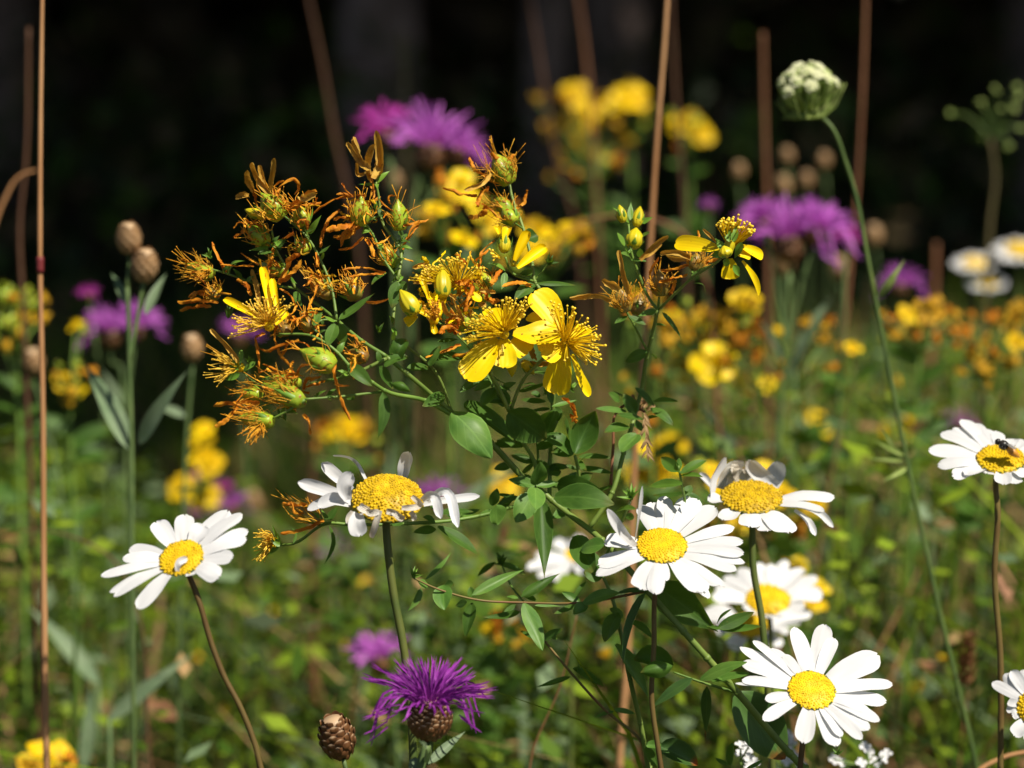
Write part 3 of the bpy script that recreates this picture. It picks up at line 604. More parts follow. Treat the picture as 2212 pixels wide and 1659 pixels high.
 ('A',(1720,500),(1830,405),50,0,'sepal',dict(prof=p_lance,bend=.1)),('A',(1740,530),(1580,510),45,0,'sepal',dict(prof=p_lance)),('A',(940,1000),(1020,930),50,0,'wort leaf',dict(prof=p_lance)),('A',(900,1040),(790,1060),60,0,'wort leaf',{}),('A',(880,1000),(720,1030),50,0,'sepal',dict(prof=p_lance)),
 ('A',(1270,1060),(1360,985),40,0,'wort leaf',dict(prof=p_lance)),('A',(1190,900),(1290,750),45,0,'sepal',dict(prof=p_lance)),('A',(1900,1030),(2010,1020),40,-.003,'sepal',dict(prof=p_lance,bend=.3)),('A',(1860,1000),(1800,980),45,0,'sepal',{}),('A',(1870,1180),(1960,1080),60,0,'pale leaf',dict(prof=p_lance,bend=.2)),
 ('A',(560,1220),(690,1110),50,-.002,'sepal',dict(prof=p_lance,bend=.2)),('A',(550,1200),(630,1130),50,0,'sepal',dict(prof=p_lance)),('A',(1800,1200),(1680,1300),55,0,'wort leaf',{}),
]
nlf = 0
for e in LF:
    r, b, t, w, off, mt, kw = e
    if r == 'M' and 885 < b[0] < 945 and b[1] < 480: off -= .012
    leaf(wort, r, b, t, w, off, mt, **kw)
HB = [b_ for b_ in BR if sum(1 for p_ in b_[0] if p_[0] in 'HE') >= 2]
for i in range(60):
    bb = rnd.choice(HB); k = rnd.randrange(len(bb[0]) - 1); f = rnd.random(); (ra, xa, ya), (rb, xb, yb) = bb[0][k], bb[0][k + 1]
    pa = q(ra, xa, ya); pb = q(rb, xb, yb); px, py = pa[0] + (pb[0] - pa[0]) * f, pa[1] + (pb[1] - pa[1]) * f; an = rnd.choice((-1, 1)) * rnd.uniform(-.7, 1.1); L_ = rnd.uniform(30, 62); sg = rnd.choice((-1, 1))
    if py < 790 or py > 1130 or px < 900: continue
    leaf(wort, 'F', (px, py), (px + sg * L_ * math.cos(an), py + L_ * math.sin(an)), L_ * rnd.uniform(.38, .55), rnd.uniform(-.004, .014), rnd.choice(['wort leaf', 'wort leaf', 'pale leaf']))
LB = [b_ for b_ in BR if b_[0][0][0] in 'AB' or b_[0][-1][0] in 'AB']
for i in range(110):
    pts = LB[rnd.randrange(2, len(LB))][0]; k = rnd.randrange(len(pts) - 1); f = rnd.random(); (ra, xa, ya), (rb, xb, yb) = pts[k], pts[k + 1]
    pa = q(ra, xa, ya); pb = q(rb, xb, yb); px, py = pa[0] + (pb[0] - pa[0]) * f, pa[1] + (pb[1] - pa[1]) * f; an = rnd.uniform(0, 6.28); L_ = rnd.uniform(14, 30)
    if px > 870: continue
    leaf(wort, 'F', (px, py), (px + L_ * math.cos(an), py + L_ * math.sin(an) * .8 - 4), rnd.uniform(6, 13), rnd.uniform(-.006, .008), rnd.choice(['wort leaf', 'sepal', 'wort leaf']), prof=p_lance, bend=rnd.uniform(-.1, .2))
def sprout(root, r, c, size, off, n=9, mt='sepal', updir=None):
    C0 = w3(r, *c, off); L = pxm(size * qk(r)); m = MB(); ud = updir or UP
    for k in range(n):
        d = (ud * rnd.uniform(.4, 1.1) + rv(.75)).normalized()
        strip(m, leafpath(C0 - d * L * .2, C0 + d * L * rnd.uniform(.6, 1.1), (TOC + rv(.6)).normalized(), .1), L * .28, (TOC + rv(.6)).normalized(), p_lance, .2, 5)
    blob(m, C0, L * .18)
    return m.build('shoot_tip', mt, root)
for a in [('C',(1350,1130),90,0,11,'wort leaf'),('M',(520,580),110,-.034,14,'sepal'),('I',(40,340),75,-.008,12,'sepal'),('C',(430,1420),60,0,6,'sepal'),('A',(420,1080),85,.004,9,'sepal'),('E',(1530,1130),80,.006,9,'sepal'),('J',(930,1560),60,.004,6,'pale leaf'),
          ('B',(730,920),80,-.002,7,'sepal'),('A',(1720,700),70,.0,7,'sepal'),('H',(1080,180),70,.002,8,'sepal'),('B',(560,560),90,.004,7,'wort leaf'),('B',(1740,680),80,.006,7,'wort leaf'),('G',(490,560),60,0,6,'sepal')]: sprout(wort, a[0], a[1], a[2], a[3], a[4], a[5])
# seed capsules with their dried leftovers
CP = [('A',(985,770),(810,575),180,-.004,'capsule',30),('A',(1165,830),(1085,655),140,0,'capsule',16),('A',(1590,830),(1600,600),150,-.004,'capsule',24),('A',(1900,870),(1885,620),145,-.003,'capsule',16),
 ('A',(860,970),(705,825),140,0,'capsule',18),('A',(1180,1040),(1080,920),120,.003,'capsule',12),('A',(430,1220),(215,1135),135,.004,'capsule',34),('A',(1010,1200),(790,1125),105,.004,'capsule',10),
 ('A',(1350,1385),(1190,1195),140,.004,'capsule brown',26),('A',(1560,1400),(1480,1230),155,.004,'capsule brown',26),('A',(1870,1150),(1720,960),130,.002,'capsule',24),
 ('B',(1385,960),(1115,820),180,-.008,'capsule',6),('B',(1140,1235),(825,1085),165,-.008,'capsule',40),('B',(1115,1085),(840,1040),110,.004,'capsule',10),('B',(810,1175),(635,1160),120,-.002,'capsule',26),('B',(905,1385),(615,1355),140,-.008,'capsule',40),
 ('B',(1215,660),(1150,540),130,-.002,'capsule brown',26),('B',(1020,690),(960,600),110,-.002,'capsule brown',24),('B',(1650,890),(1470,835),120,.008,'capsule brown',16),('B',(470,420),(390,340),120,.004,'capsule brown',30),
 ('C',(1040,505),(920,260),190,0,'capsule',44),('C',(1050,730),(890,590),120,.002,'capsule',20),('C',(1085,810),(980,690),140,0,'capsule',14),('C',(870,1320),(820,1190),120,.008,'capsule',30),
 ('E',(720,660),(600,470),150,.004,'capsule',30),('E',(860,440),(760,300),130,.008,'capsule',26),
 ('G',(480,1015),(420,820),135,0,'capsule brown',50),('G',(760,890),(740,680),140,0,'capsule brown',30),('G',(1010,690),(1060,540),120,0,'capsule brown',40),
 ('L',(550,775),(300,610),115,.004,'capsule brown',34),('G',(560,1040),(600,860),130,.006,'capsule brown',16)]
for r, b, t, w, off, mt, th in CP: capsule(wort, r, b, t, w, off, mt, th)
RB = [ # withered petals: region, points, width, [material]
 ('A',[(880,590),(800,470),(745,340)],48,'tan petal'),('A',[(870,580),(820,450),(800,360)],40,'tan petal'),('A',[(890,560),(910,440),(920,305)],42,'tan petal'),('A',[(760,560),(720,480),(705,405)],50,'tan petal'),('A',[(720,600),(660,600),(620,615)],44,'tan petal'),
 ('A',[(760,540),(770,640),(800,720)],36,'withered petal'),('A',[(950,600),(960,540),(1070,465),(1105,520),(1080,590)],34,'withered petal'),('A',[(920,590),(930,520),(1000,485)],26,'withered petal'),
 ('A',[(1020,690),(1130,650),(1170,590),(1255,570)],60,'withered petal'),('A',[(1040,700),(1160,670),(1290,650)],36,'withered petal'),('A',[(1130,610),(1160,620),(1250,580)],50,'tan petal'),
 ('A',[(1560,600),(1440,610),(1290,680),(1215,760)],28,'withered petal'),('A',[(1290,960),(1330,820),(1430,705)],38,'withered petal'),('A',[(1280,1000),(1290,900),(1350,800)],36,'withered petal'),
 ('A',[(1640,600),(1560,590),(1410,590)],36,'withered petal'),('A',[(1700,640),(1690,530),(1640,390)],32,'withered petal'),('A',[(1640,680),(1680,640),(1750,605)],36,'withered petal'),
 ('A',[(1600,800),(1480,830),(1330,870)],70,'withered petal'),('A',[(1590,840),(1500,900),(1390,920)],60,'withered petal'),('A',[(1560,830),(1470,900),(1440,1000)],46,'withered petal'),('A',[(1560,810),(1450,770),(1380,790)],36,'withered petal'),('A',[(1580,780),(1520,720),(1460,660)],22,'withered petal'),
 ('A',[(1450,500),(1490,570),(1550,610)],20,'withered petal'),('A',[(1620,920),(1540,1000),(1430,1020)],30,'withered petal'),('A',[(1640,940),(1690,1000),(1700,1080)],40,'withered petal'),
 ('A',[(1930,1020),(1980,900),(2050,810),(2130,785)],32,'withered petal'),('A',[(1930,830),(2000,815),(2060,800)],34,'withered petal'),('A',[(2060,800),(1980,920),(1920,1000)],24,'withered petal'),
 ('A',[(690,870),(640,910),(605,925)],42,'withered petal'),('A',[(700,830),(650,810),(600,860)],20,'withered petal'),('A',[(700,800),(780,820),(870,880)],24,'withered petal'),
 ('A',[(1070,880),(960,950),(820,1000)],34,'withered petal'),('A',[(1000,930),(920,1020),(895,1140)],30,'withered petal'),('A',[(950,1290),(1000,1180),(1060,1090),(1130,1060)],62,'withered petal'),('A',[(960,1280),(1050,1200),(1130,1110)],50,'withered petal'),
 ('A',[(550,1200),(500,1110),(430,960)],36,'withered petal'),('A',[(800,1140),(700,1080),(660,1050)],18,'withered petal'),('A',[(760,1150),(600,1150),(500,1140)],20,'withered petal'),
 ('A',[(1790,1200),(1600,1160),(1450,1180)],26,'withered petal'),('A',[(1780,1210),(1640,1220),(1500,1230)],24,'withered petal'),('A',[(1250,1290),(1160,1200),(1090,1140)],40,'tan petal'),('A',[(1180,1490),(1240,1370),(1275,1220)],26,'withered petal'),('A',[(1640,1430),(1720,1440),(1810,1410)],28,'withered petal'),
 ('A',[(1090,1470),(1040,1380),(960,1330)],24,'withered petal'),('A',[(1240,1100),(1260,1150),(1250,1040)],30,'withered petal'),
 ('A',[(1690,460),(1740,340),(1715,90)],60,'tan petal'),('A',[(1690,470),(1660,340),(1705,200)],60,'tan petal'),('A',[(1670,390),(1590,300),(1550,140)],62,'tan petal'),('A',[(1640,390),(1560,280),(1495,180)],44,'tan petal'),('A',[(1720,470),(1760,360),(1740,120)],50,'tan petal'),('A',[(1640,420),(1590,440),(1560,340)],30,'tan petal'),('A',[(1700,610),(1690,520),(1650,400)],34,'withered petal'),
 ('B',[(480,370),(350,375),(242,405)],44,'withered petal'),('B',[(480,460),(320,440),(163,448)],42,'withered petal'),('B',[(430,480),(310,490),(178,518)],42,'withered petal'),
 ('B',[(660,950),(560,800),(425,660)],42,'tan petal'),('B',[(800,1000),(800,850),(780,720),(850,690)],34,'withered petal'),('B',[(1110,750),(980,790),(870,830),(810,815)],34,'withered petal'),('B',[(1030,740),(1000,830),(970,895)],28,'withered petal'),
 ('B',[(1090,1040),(1040,950),(960,850),(930,740)],30,'withered petal'),('B',[(1070,1030),(930,980),(830,935)],26,'withered petal'),('B',[(1090,1030),(1110,970),(1200,935)],28,'withered petal'),('B',[(1100,760),(1040,760),(1080,810)],24,'withered petal'),
 ('B',[(800,1240),(620,1245),(445,1262)],58,'withered petal'),('B',[(800,1230),(700,1280),(600,1240)],30,'withered petal'),('B',[(630,1270),(550,1350),(460,1425)],50,'withered petal'),('B',[(760,1290),(700,1310),(600,1310)],36,'withered petal'),
 ('B',[(1150,1140),(1170,1070),(1290,1030)],36,'withered petal'),('B',[(1140,1130),(1220,1100),(1320,1060)],30,'withered petal'),('B',[(1390,1000),(1440,1180),(1510,1370)],34,'withered petal'),('B',[(1380,860),(1400,930),(1390,1010)],34,'withered petal'),('B',[(1400,1080),(1440,1110),(1510,1105)],24,'withered petal'),
 ('B',[(1150,1330),(1190,1400),(1195,1490)],36,'withered petal'),('B',[(740,400),(690,320),(620,275)],44,'withered petal'),('B',[(800,480),(780,330),(742,195)],40,'tan petal'),('B',[(1210,640),(1130,580),(1060,600)],30,'withered petal'),
 ('C',[(860,450),(760,390),(735,295)],46,'withered petal'),('C',[(1035,495),(990,380),(900,265)],52,'withered petal'),('C',[(1010,350),(1050,300),(1095,278)],40,'withered petal'),('C',[(900,420),(820,500),(690,555)],40,'tan petal'),('C',[(790,600),(660,580),(520,540)],42,'withered petal'),
 ('C',[(880,530),(810,590),(800,690)],46,'withered petal'),('C',[(870,680),(800,750),(715,765)],62,'withered petal'),('C',[(820,660),(900,720),(990,790)],26,'withered petal'),('C',[(1090,700),(1150,650),(1190,555)],36,'withered petal'),('C',[(940,640),(980,720),(960,760)],24,'withered petal'),
 ('C',[(810,1130),(830,1040),(930,950)],30,'withered petal'),('C',[(810,1130),(800,1200),(850,1230)],40,'withered petal'),('E',[(620,290),(720,300),(760,340)],60,'withered petal'),('E',[(760,330),(710,420),(690,520)],50,'withered petal'),('E',[(1220,320),(1120,290),(990,330)],42,'withered petal'),('E',[(970,200),(940,270),(900,310)],46,'withered petal'),
 ('E',[(860,410),(900,430),(960,440)],60,'withered petal'),('E',[(660,780),(520,830),(380,880)],34,'withered petal'),('E',[(760,820),(680,860),(590,885)],42,'withered petal'),('E',[(640,560),(560,540),(520,440)],40,'tan petal'),('E',[(600,640),(540,660),(490,690)],60,'withered petal'),('E',[(640,660),(600,640),(560,680)],50,'withered petal'),
 ('E',[(580,290),(640,310),(700,290)],40,'withered petal'),('E',[(1370,920),(1300,930),(1200,920)],44,'tan petal'),('E',[(1240,900),(1220,830),(1210,760)],44,'tan petal'),('E',[(920,930),(960,925),(1010,935)],36,'withered petal'),('E',[(660,700),(620,680),(560,670)],50,'withered petal'),('E',[(800,770),(830,790),(800,800)],50,'withered petal'),
 ('H',[(1210,210),(1290,280),(1330,380)],40,'withered petal'),('H',[(1280,270),(1310,340),(1290,410)],36,'withered petal'),('H',[(1270,350),(1300,390),(1320,400)],40,'withered petal'),
 ('G',[(370,930),(240,890),(40,905)],44,'tan petal'),('G',[(430,850),(370,810),(290,770)],54,'tan petal'),('G',[(500,880),(460,700),(425,535)],42,'tan petal'),('G',[(590,610),(690,510),(810,420)],44,'tan petal'),('G',[(600,600),(680,560),(760,490)],36,'tan petal'),
 ('G',[(690,880),(670,730),(740,590)],30,'withered petal'),('G',[(740,700),(850,680),(970,655)],34,'withered petal'),('G',[(740,790),(850,750),(965,725)],34,'withered petal'),('G',[(830,880),(860,820),(870,770)],40,'withered petal'),('G',[(990,600),(900,560),(750,565)],44,'tan petal'),('G',[(990,600),(880,600),(800,580)],40,'tan petal'),('G',[(1090,640),(1150,610),(1200,600)],40,'withered petal'),('G',[(1050,500),(1050,430),(1040,380)],30,'withered petal'),
 ('G',[(1190,470),(1130,410),(1085,370)],24,'tan petal'),
 ('L',[(570,760),(420,820),(230,865)],40,'withered petal'),('L',[(440,640),(330,640),(250,625)],40,'withered petal'),('L',[(410,700),(340,690),(310,600)],24,'withered petal'),
]
for i in range(150):
    r_, b_, t_ = rnd.choice(CP[:20])[:3]; x = (b_[0] + t_[0]) / 2 + rnd.uniform(-90, 90); y = (b_[1] + t_[1]) / 2 + rnd.uniform(-80, 60); an = rnd.uniform(0, 6.28); l_ = rnd.uniform(60, 150)
    RB.append((r_, [(x, y), (x + .5 * l_ * math.cos(an) + rnd.uniform(-35, 35), y + .5 * l_ * math.sin(an) + rnd.uniform(-25, 25)), (x + l_ * math.cos(an), y + l_ * math.sin(an))], rnd.uniform(12, 30), rnd.choice(['withered petal', 'withered petal', 'gold head', 'withered thread'])))
for i in range(46):
    x, y = rnd.uniform(330, 900), rnd.uniform(120, 640); an = rnd.uniform(0, 6.28); l_ = rnd.uniform(60, 150)
    RB.append(('E', [(x, y), (x + .5 * l_ * math.cos(an) + rnd.uniform(-20, 20), y + .5 * l_ * math.sin(an)), (x + l_ * math.cos(an), y + l_ * math.sin(an))], rnd.uniform(22, 44), rnd.choice(['gold head', 'yellow petal', 'yellow petal', 'tan petal', 'withered petal'])))
for r, pts, w, mt in RB: ribbon(wort, r, pts, w, rnd.uniform(-.008, .004), mt)
# buds
for r, b, t, w, off, sl in [('A',(840,765),(690,708),85,-.002,.75),('E',(520,410),(512,178),135,-.008,.25),('E',(310,545),(185,355),145,-.010,.28),('E',(1058,890),(1062,1035),85,-.004,.4),('E',(1145,915),(1235,1015),85,-.002,.7),
                            ('G',(535,515),(560,360),145,0,.35),('G',(460,315),(428,180),85,0,.8),('G',(560,345),(592,192),95,0,.6),('G',(1270,590),(1245,500),115,-.016,.3),('C',(1000,1040),(1010,900),100,-.002,.8)]:
    bud(wort, r, b, t, w, off, 'bud yellow', sl)
# open flowers
f1 = open_flower(wort, 'E', (1000, 700), -.012)
FU = (TOC * .75 + UP * .6).normalized()
for b, t, w, to, sb in [((960,740),(700,1058),235,-.004,.0),((1000,740),(1000,968),190,-.006,.0),((1060,740),(1195,850),200,-.003,0),((1070,690),(1428,665),220,.0,.12),((980,670),(890,500),150,.010,0)]:
    petal(f1, 'E', b, t, w, -.011, to, .05, .10, FU, sb=sb)
stamens(f1, 'E', (1005, 690), [(740,825),(640,720),(700,590),(780,545),(860,455),(1000,395),(1140,400),(1210,455),(1120,610)], 96, -.012, .62, toff=(-.014, .0))
f2 = open_flower(wort, 'E', (1480, 770), -.010)
for b, t, w, to, sb, fc in [((1420,680),(1225,370),230,.004,.08,FU),((1450,760),(1275,840),250,-.006,0,(TOC*.9-UP*.1-RGT*.4).normalized()),((1470,800),(1405,1175),215,-.004,0,(TOC*.9+UP*.1-RGT*.2).normalized()),((1530,860),(1670,1188),80,-.002,.05,(TOC*.8+RGT*.5).normalized()),((1520,740),(1660,650),120,.008,0,FU),((1400,640),(1180,560),110,.006,0,FU)]:
    petal(f2, 'E', b, t, w, -.009, to, .05, .12, fc, sb=sb)
stamens(f2, 'E', (1480, 770), [(1330,460),(1395,430),(1510,440),(1600,510),(1680,590),(1750,650),(1790,740),(1790,850),(1740,900),(1690,990)], 80, -.010, .62, toff=(-.014, .0))
stamens(f2, 'E', (1480, 770), [(1465,850),(1470,910),(1480,900)], 2, -.012, .9, toff=(-.014, -.008))
f0 = open_flower(wort, 'E', (640, 320), .0)
for b, t, w, to in [((640,330),(815,450),90,-.004),((600,330),(470,330),90,-.004),((650,300),(790,250),90,.004),((620,300),(500,230),80,.008)]: petal(f0, 'E', b, t, w, .001, to, .05, .1, (UP * .9 + TOC * .3).normalized())
stamens(f0, 'E', (640, 330), [(245,290),(300,240),(330,170),(390,130),(510,110),(600,65),(730,70),(800,170),(880,220)], 100, -.001, .7, toff=(-.012, .006))
f3 = bud(wort, 'C', (1070, 1150), (1100, 1060), 60, -.002)
for b, t, w in [((1085,1110),(1195,875),80),((1105,1165),(1330,1000),90),((1000,960),(1035,850),70),((1070,1100),(1170,900),50),((960,900),(945,840),60)]: petal(f3, 'C', b, t, w, -.004, rnd.uniform(-.004, .004), .04, .5, None)
stamens(f3, 'C', (960, 1080), [(870,990),(900,1050),(930,1100)], 9, -.002, .7, anth=.0004)
f4 = open_flower(wort, 'E', (450, 590), -.008)
for b, t, w in [((480,605),(325,510),60),((490,580),(530,345),60),((410,420),(345,250),46),((440,500),(440,375),100),((320,560),(232,625),80),((430,610),(460,700),50)]: petal(f4, 'E', b, t, w, -.008, rnd.uniform(-.003, .004), .08, .4)
stamens(f4, 'E', (450, 590), [(370,500),(400,430),(470,440),(500,520)], 40, -.009, .4, .00013, .0004, 'withered thread', wig=.09, amat='withered thread', name='dried_stamens')
f5 = bud(wort, 'G', (1250, 590), (1330, 400), 90, -.010)
for b, t, w, fc in [((1230,535),(865,478),135,None),((1340,560),(1460,575),95,None),((1370,500),(1555,590),85,None),((1290,600),(1300,765),140,None),((1390,620),(1525,885),70,None)]: petal(f5, 'G', b, t, w, -.008, rnd.uniform(-.002, .004), .08, .15, fc)
stamens(f5, 'G', (1300, 520), [(1200,330),(1240,290),(1340,258),(1400,300),(1500,345),(1450,420)], 70, -.006, .72, .00022, .0005)
for a in [((1180,440),(1250,540)),((1260,340),(1290,470)),((1350,330),(1320,470)),((1150,580),(1230,560)),((1370,740),(1320,650)),((1330,600),(1390,470)),((1250,660),(1280,600))]:
    B = w3('G', *a[1], -.014); T = w3('G', *a[0], -.012); m = MB(); strip(m, leafpath(B, T, TOC, .1), pxm(60 * .2757), (TOC + rv(.3)).normalized(), p_lance, .2, 5); m.build('sepal', 'sepal', f5)
# fading flower with upright petals, and the brushes of dried stamens
f6 = open_flower(wort, 'B', (880, 640), -.010)
for b, t, w in [((860,620),(525,425),66),((895,560),(825,175),66),((955,560),(905,265),56),((930,625),(1015,520),70),((850,640),(750,565),60)]: petal(f6, 'B', b, t, w, -.010, rnd.uniform(-.004, .006), .06, .4)
stamens(f6, 'B', (870, 620), [(560,720),(590,620),(600,500),(680,450),(780,420),(900,400),(1010,400),(1080,480)], 95, -.010, .35, .00015, .00035, 'gold thread', wig=.10, amat='gold thread')
f7 = open_flower(wort, 'B', (650, 960), -.003)
stamens(f7, 'B', (640, 960), [(470,1100),(390,1080),(375,1000),(385,900),(440,830),(520,850)], 85, -.003, .35, .00015, .0002, 'gold thread', wig=.10, amat='gold thread', name='dried_stamens')
stamens(f7, 'B', (600, 920), [(330,840),(370,780),(390,760)], 4, -.003, .9, .00011, .0002, 'withered thread', amat='withered thread', name='style')
for a, b, w in [((560,900),(640,980),60),((525,1060),(650,1010),60),((650,960),(665,820),36),((690,990),(770,915),40)]:
    B = w3('B', *b, -.006); T = w3('B', *a, -.006); m = MB(); strip(m, leafpath(B, T, TOC, .1), pxm(w * .2757), (TOC + rv(.3)).normalized(), p_lance, .2, 5); m.build('sepal', 'sepal', f7)
f8 = open_flower(wort, 'L', (190, 930), .004)
stamens(f8, 'L', (180, 920), [(90,1090),(20,1060),(0,960),(0,860),(60,820),(140,860)], 80, .004, .4, .00016, .0002, 'gold thread', wig=.10, amat='gold thread', name='dried_stamens')
for a, b, w in [((150,900),(240,950),60),((100,1040),(220,960),40),((165,790),(210,900),26),((205,850),(225,920),24)]:
    B = w3('L', *b, .001); T = w3('L', *a, .001); m = MB(); strip(m, leafpath(B, T, TOC, .1), pxm(w * .2757), (TOC + rv(.3)).normalized(), p_lance, .2, 5); m.build('sepal', 'sepal', f8)
stamens(wort, 'C', (960, 330), [(865,170),(900,155),(910,150)], 4, 0, .9, .00013, .0003, 'withered thread', amat='withered thread', name='style')
stamens(wort, 'B', (240, 140), [(100,70),(140,30),(180,40)], 3, .004, .9, .00013, .0002, 'withered thread', amat='withered thread', name='style')
stamens(wort, 'B', (820, 1400), [(620,1460),(700,1600),(820,1520),(860,1480)], 34, -.008, .5, .00012, .0002, 'withered thread', wig=.1, amat='withered thread', name='dried_stamens')
stamens(wort, 'B', (420, 200), [(220,220),(260,290),(320,310)], 30, .002, .4, .00012, .0002, 'withered thread', wig=.1, amat='withered thread', name='dried_stamens')

# a second, flowerless wort shoot behind the lower stem
b2 = Vector((at(1405, 1690, .765).x, at(1405, 1690, .765).y + .01, 0))
wort2 = thing('saint_johns_wort', "leafy flowerless wort shoot rising between the middle daisy's stalk and the bent side twig", 'wildflower', b2)
branch(wort2, [('F',1403,1670),('I',1600,1350),('I',1530,1050),('I',1460,700),('I',1410,500),('I',1340,330)], 12, 7, .010, .010, 'wort stem', 'stem')
branch(wort2, [('F',1403,1640),('I',1600,1470),('I',1380,1280),('I',1120,1000),('I',930,770)], 7, 5, .010, .010, 'red stem', 'branch')
m = MB(); g0 = w3('F', 1403, 1668, .010); tube(m, [g0 + Vector((0, 0, .002)), g0 + Vector((.004, 0, -.1)), b2], pxm(12) / 2, .001, 8, 10); m.build('stem', 'wort stem', wort2)
for e in [('I',(1140,970),(1352,1102),90,.008,'wort leaf',{}),('I',(1120,1030),(868,1105),50,.010,'wort leaf',dict(prof=p_lance)),('I',(920,775),(1072,700),55,.010,'wort leaf',{}),('I',(920,770),(908,650),34,.010,'wort leaf',{}),('I',(915,770),(775,715),40,.010,'wort leaf',{}),('I',(960,740),(1030,770),50,.010,'wort leaf',{}),
          ('I',(1420,1270),(1285,1310),36,.010,'pale leaf',{}),('I',(1420,1255),(1565,1285),36,.010,'pale leaf',{}),('I',(1180,1000),(1170,950),50,.008,'wort leaf',{}),('I',(1740,1510),(1995,1640),150,.002,'wort leaf aged',dict(cup=.4,bend=.15)),('I',(1640,1500),(1750,1500),60,.006,'pale leaf',{}),('I',(1650,1480),(1720,1659),90,.008,'wort leaf',{}),
          ('I',(1340,330),(1180,110),120,.010,'wort leaf',{}),('I',(1345,330),(1210,310),110,.008,'wort leaf',{}),('J',(185,1640),(205,1485),70,.0,'pale leaf',dict(cup=.3)),('J',(410,1610),(290,1670),40,.0,'pale leaf',{}),('J',(180,1640),(90,1590),40,.0,'pale leaf',{}),('I',(600,240),(480,340),50,.03,'wort leaf',{}),('I',(620,250),(810,330),60,.03,'wort leaf',{})]:
    leaf(wort2, e[0], e[1], e[2], e[3], e[4], e[5], **e[6])
branch(wort2, [('I',800,515),('I',720,420),('I',650,270)], 5, 4, .02, .03, 'wort twig', 'branch'); sprout(wort2, 'I', (640, 250), 90, .03, 14, 'wort leaf')

# ------------------------------------------------------------------ daisies
def bumps(m, c, n_ax, R_, h, count, size=1., dimple=.25, mi=0):
    s, u = ortho(n_ax); ga = 2.39996
    for i in range(count):
        f = ((i + .5) / count) ** .58; a = i * ga + rnd.uniform(-.05, .05)
        z = h * (1 - f ** 2.4) - dimple * h * math.exp(-(f / .28) ** 2)
        nn = (n_ax + (s * math.cos(a) + u * math.sin(a)) * f * (h / R_) * 1.3).normalized()
        p = c + (s * math.cos(a) + u * math.sin(a)) * (f * R_) + n_ax * z
        rr = R_ / math.sqrt(count) * .92 * size * (.62 + .55 * f) * rnd.uniform(.85, 1.12)
        blob(m, p + nn * rr * rnd.uniform(-.55, -.05) + rv(rr * .22), rr, mi, rnd.uniform(.8, 1.3), nn, 5)
def daisy(label, r, c, d, nrm, rx, tips, stem, sw=11, h=.35, cnt=200, dmat='disc', smat='daisy stem', extra=None, droop=0., pw=1., cal=True, name='oxeye_daisy', grp='oxeye daisies in flower'):
    P0 = q(r, *c); C0 = at(*P0, d); n_ax = nrm.normalized(); k = qk(r); Rd = pxm(rx * k, d)
    sp = [at(*q(*p), d + .004) for p in stem]; foot = Vector((sp[-1].x + (sp[-1].x - sp[-2].x) * .6, sp[-1].y + .01, 0))
    o = thing(name, label, 'daisy', foot, grp)
    m = MB(); under = C0 - n_ax * Rd * .28
    tube(m, [under] + sp + ([foot.lerp(sp[-1], .5) + Vector((.004, 0, 0))] if sp[-1].z > .25 else []) + [foot], pxm(sw, d) / 2, pxm(sw * 1.1, d) / 2, 8, 7 * (len(sp) + 1), bump=.05); m.build('stalk', smat, o)
    m = MB(); lathe(m, C0 - n_ax * Rd * .42, C0 + n_ax * Rd * .02, Rd * 2.0, lambda v: .25 + .75 * math.sin(v * math.pi / 2) ** .7, 16, 6, 8, .03, .02); m.build('calyx', 'daisy stem', o)
    m = MB()
    s_, u_ = ortho(n_ax); vs_ = [C0 + n_ax * Rd * h * .72]; fs = []   # the solid cushion under the florets
    for i in range(1, 7):
        f = i / 6
        for j in range(20):
            a = 2 * math.pi * j / 20; vs_.append(C0 + (s_ * math.cos(a) + u_ * math.sin(a)) * Rd * f + n_ax * (Rd * h * (1 - f ** 2.4) - .25 * Rd * h * math.exp(-(f / .28) ** 2)))
    for j in range(20):
        kk = (j + 1) % 20; fs.append((0, 1 + j, 1 + kk))
        for i in range(5): fs.append((1 + i * 20 + j, 1 + (i + 1) * 20 + j, 1 + (i + 1) * 20 + kk, 1 + i * 20 + kk))
    m.add(vs_, fs, [(.5, .5)] * len(vs_))
    bumps(m, C0, n_ax, Rd, Rd * h, cnt); m.build('disc', dmat, o)
    for i, tp in enumerate(tips):
        tx, ty, w = tp[:3]; lift = tp[3] if len(tp) > 3 else 0.
        T = on_plane(*q(r, tx, ty), C0, n_ax); rad = (T - C0); L = rad.length
        rd = rad.normalized(); B = C0 + rd * Rd * .86 - n_ax * Rd * .06
        dl = (droop + lift) * L; lay = (-.0004 if i % 2 else .0003)
        mid = B.lerp(T, .45) + n_ax * (L * .03 + max(0, -dl) * .1); T2 = T + n_ax * (dl * .0 + rnd.uniform(-.02, .02) * L)
        P_ = catmull([B, mid + n_ax * lay, T2 + n_ax * lay], 20); P_ = [P_[min(20, int(round(s * 20)))] for s in (0, .1, .2, .35, .5, .65, .75, .85, .9, .95, 1)]
        cs = abs(n_ax.dot(TOC)); vx = abs(rd.dot(RGT))                       # seen width -> true width
        wt = pxm(w * k, d) * pw * (1 + (1 / max(.35, cs) - 1) * vx * .35)
        m = MB(); strip(m, P_, wt, n_ax, p_ray, rnd.uniform(-.10, .16), 7, 0, rnd.uniform(-.3, .3), .025, .09, .0); m.build('petal', 'white petal', o)
    for e in (extra or []):
        b, mid, t, w, fc, mt = e; tw = rnd.uniform(-.4, .4)
        f = lambda z: at(*q(r, z[0], z[1]), d + (z[2] if len(z) > 2 else 0))
        m = MB(); strip(m, catmull([f(b), f(mid), f(t)], 14), pxm(w * k, d) * .92, fc, p_ray if mt == 'white petal' else p_rib, .22, 7, 0, tw * 1.6, .05, .10); m.build('petal', mt, o)
    return o
tc, up = TOC, UP
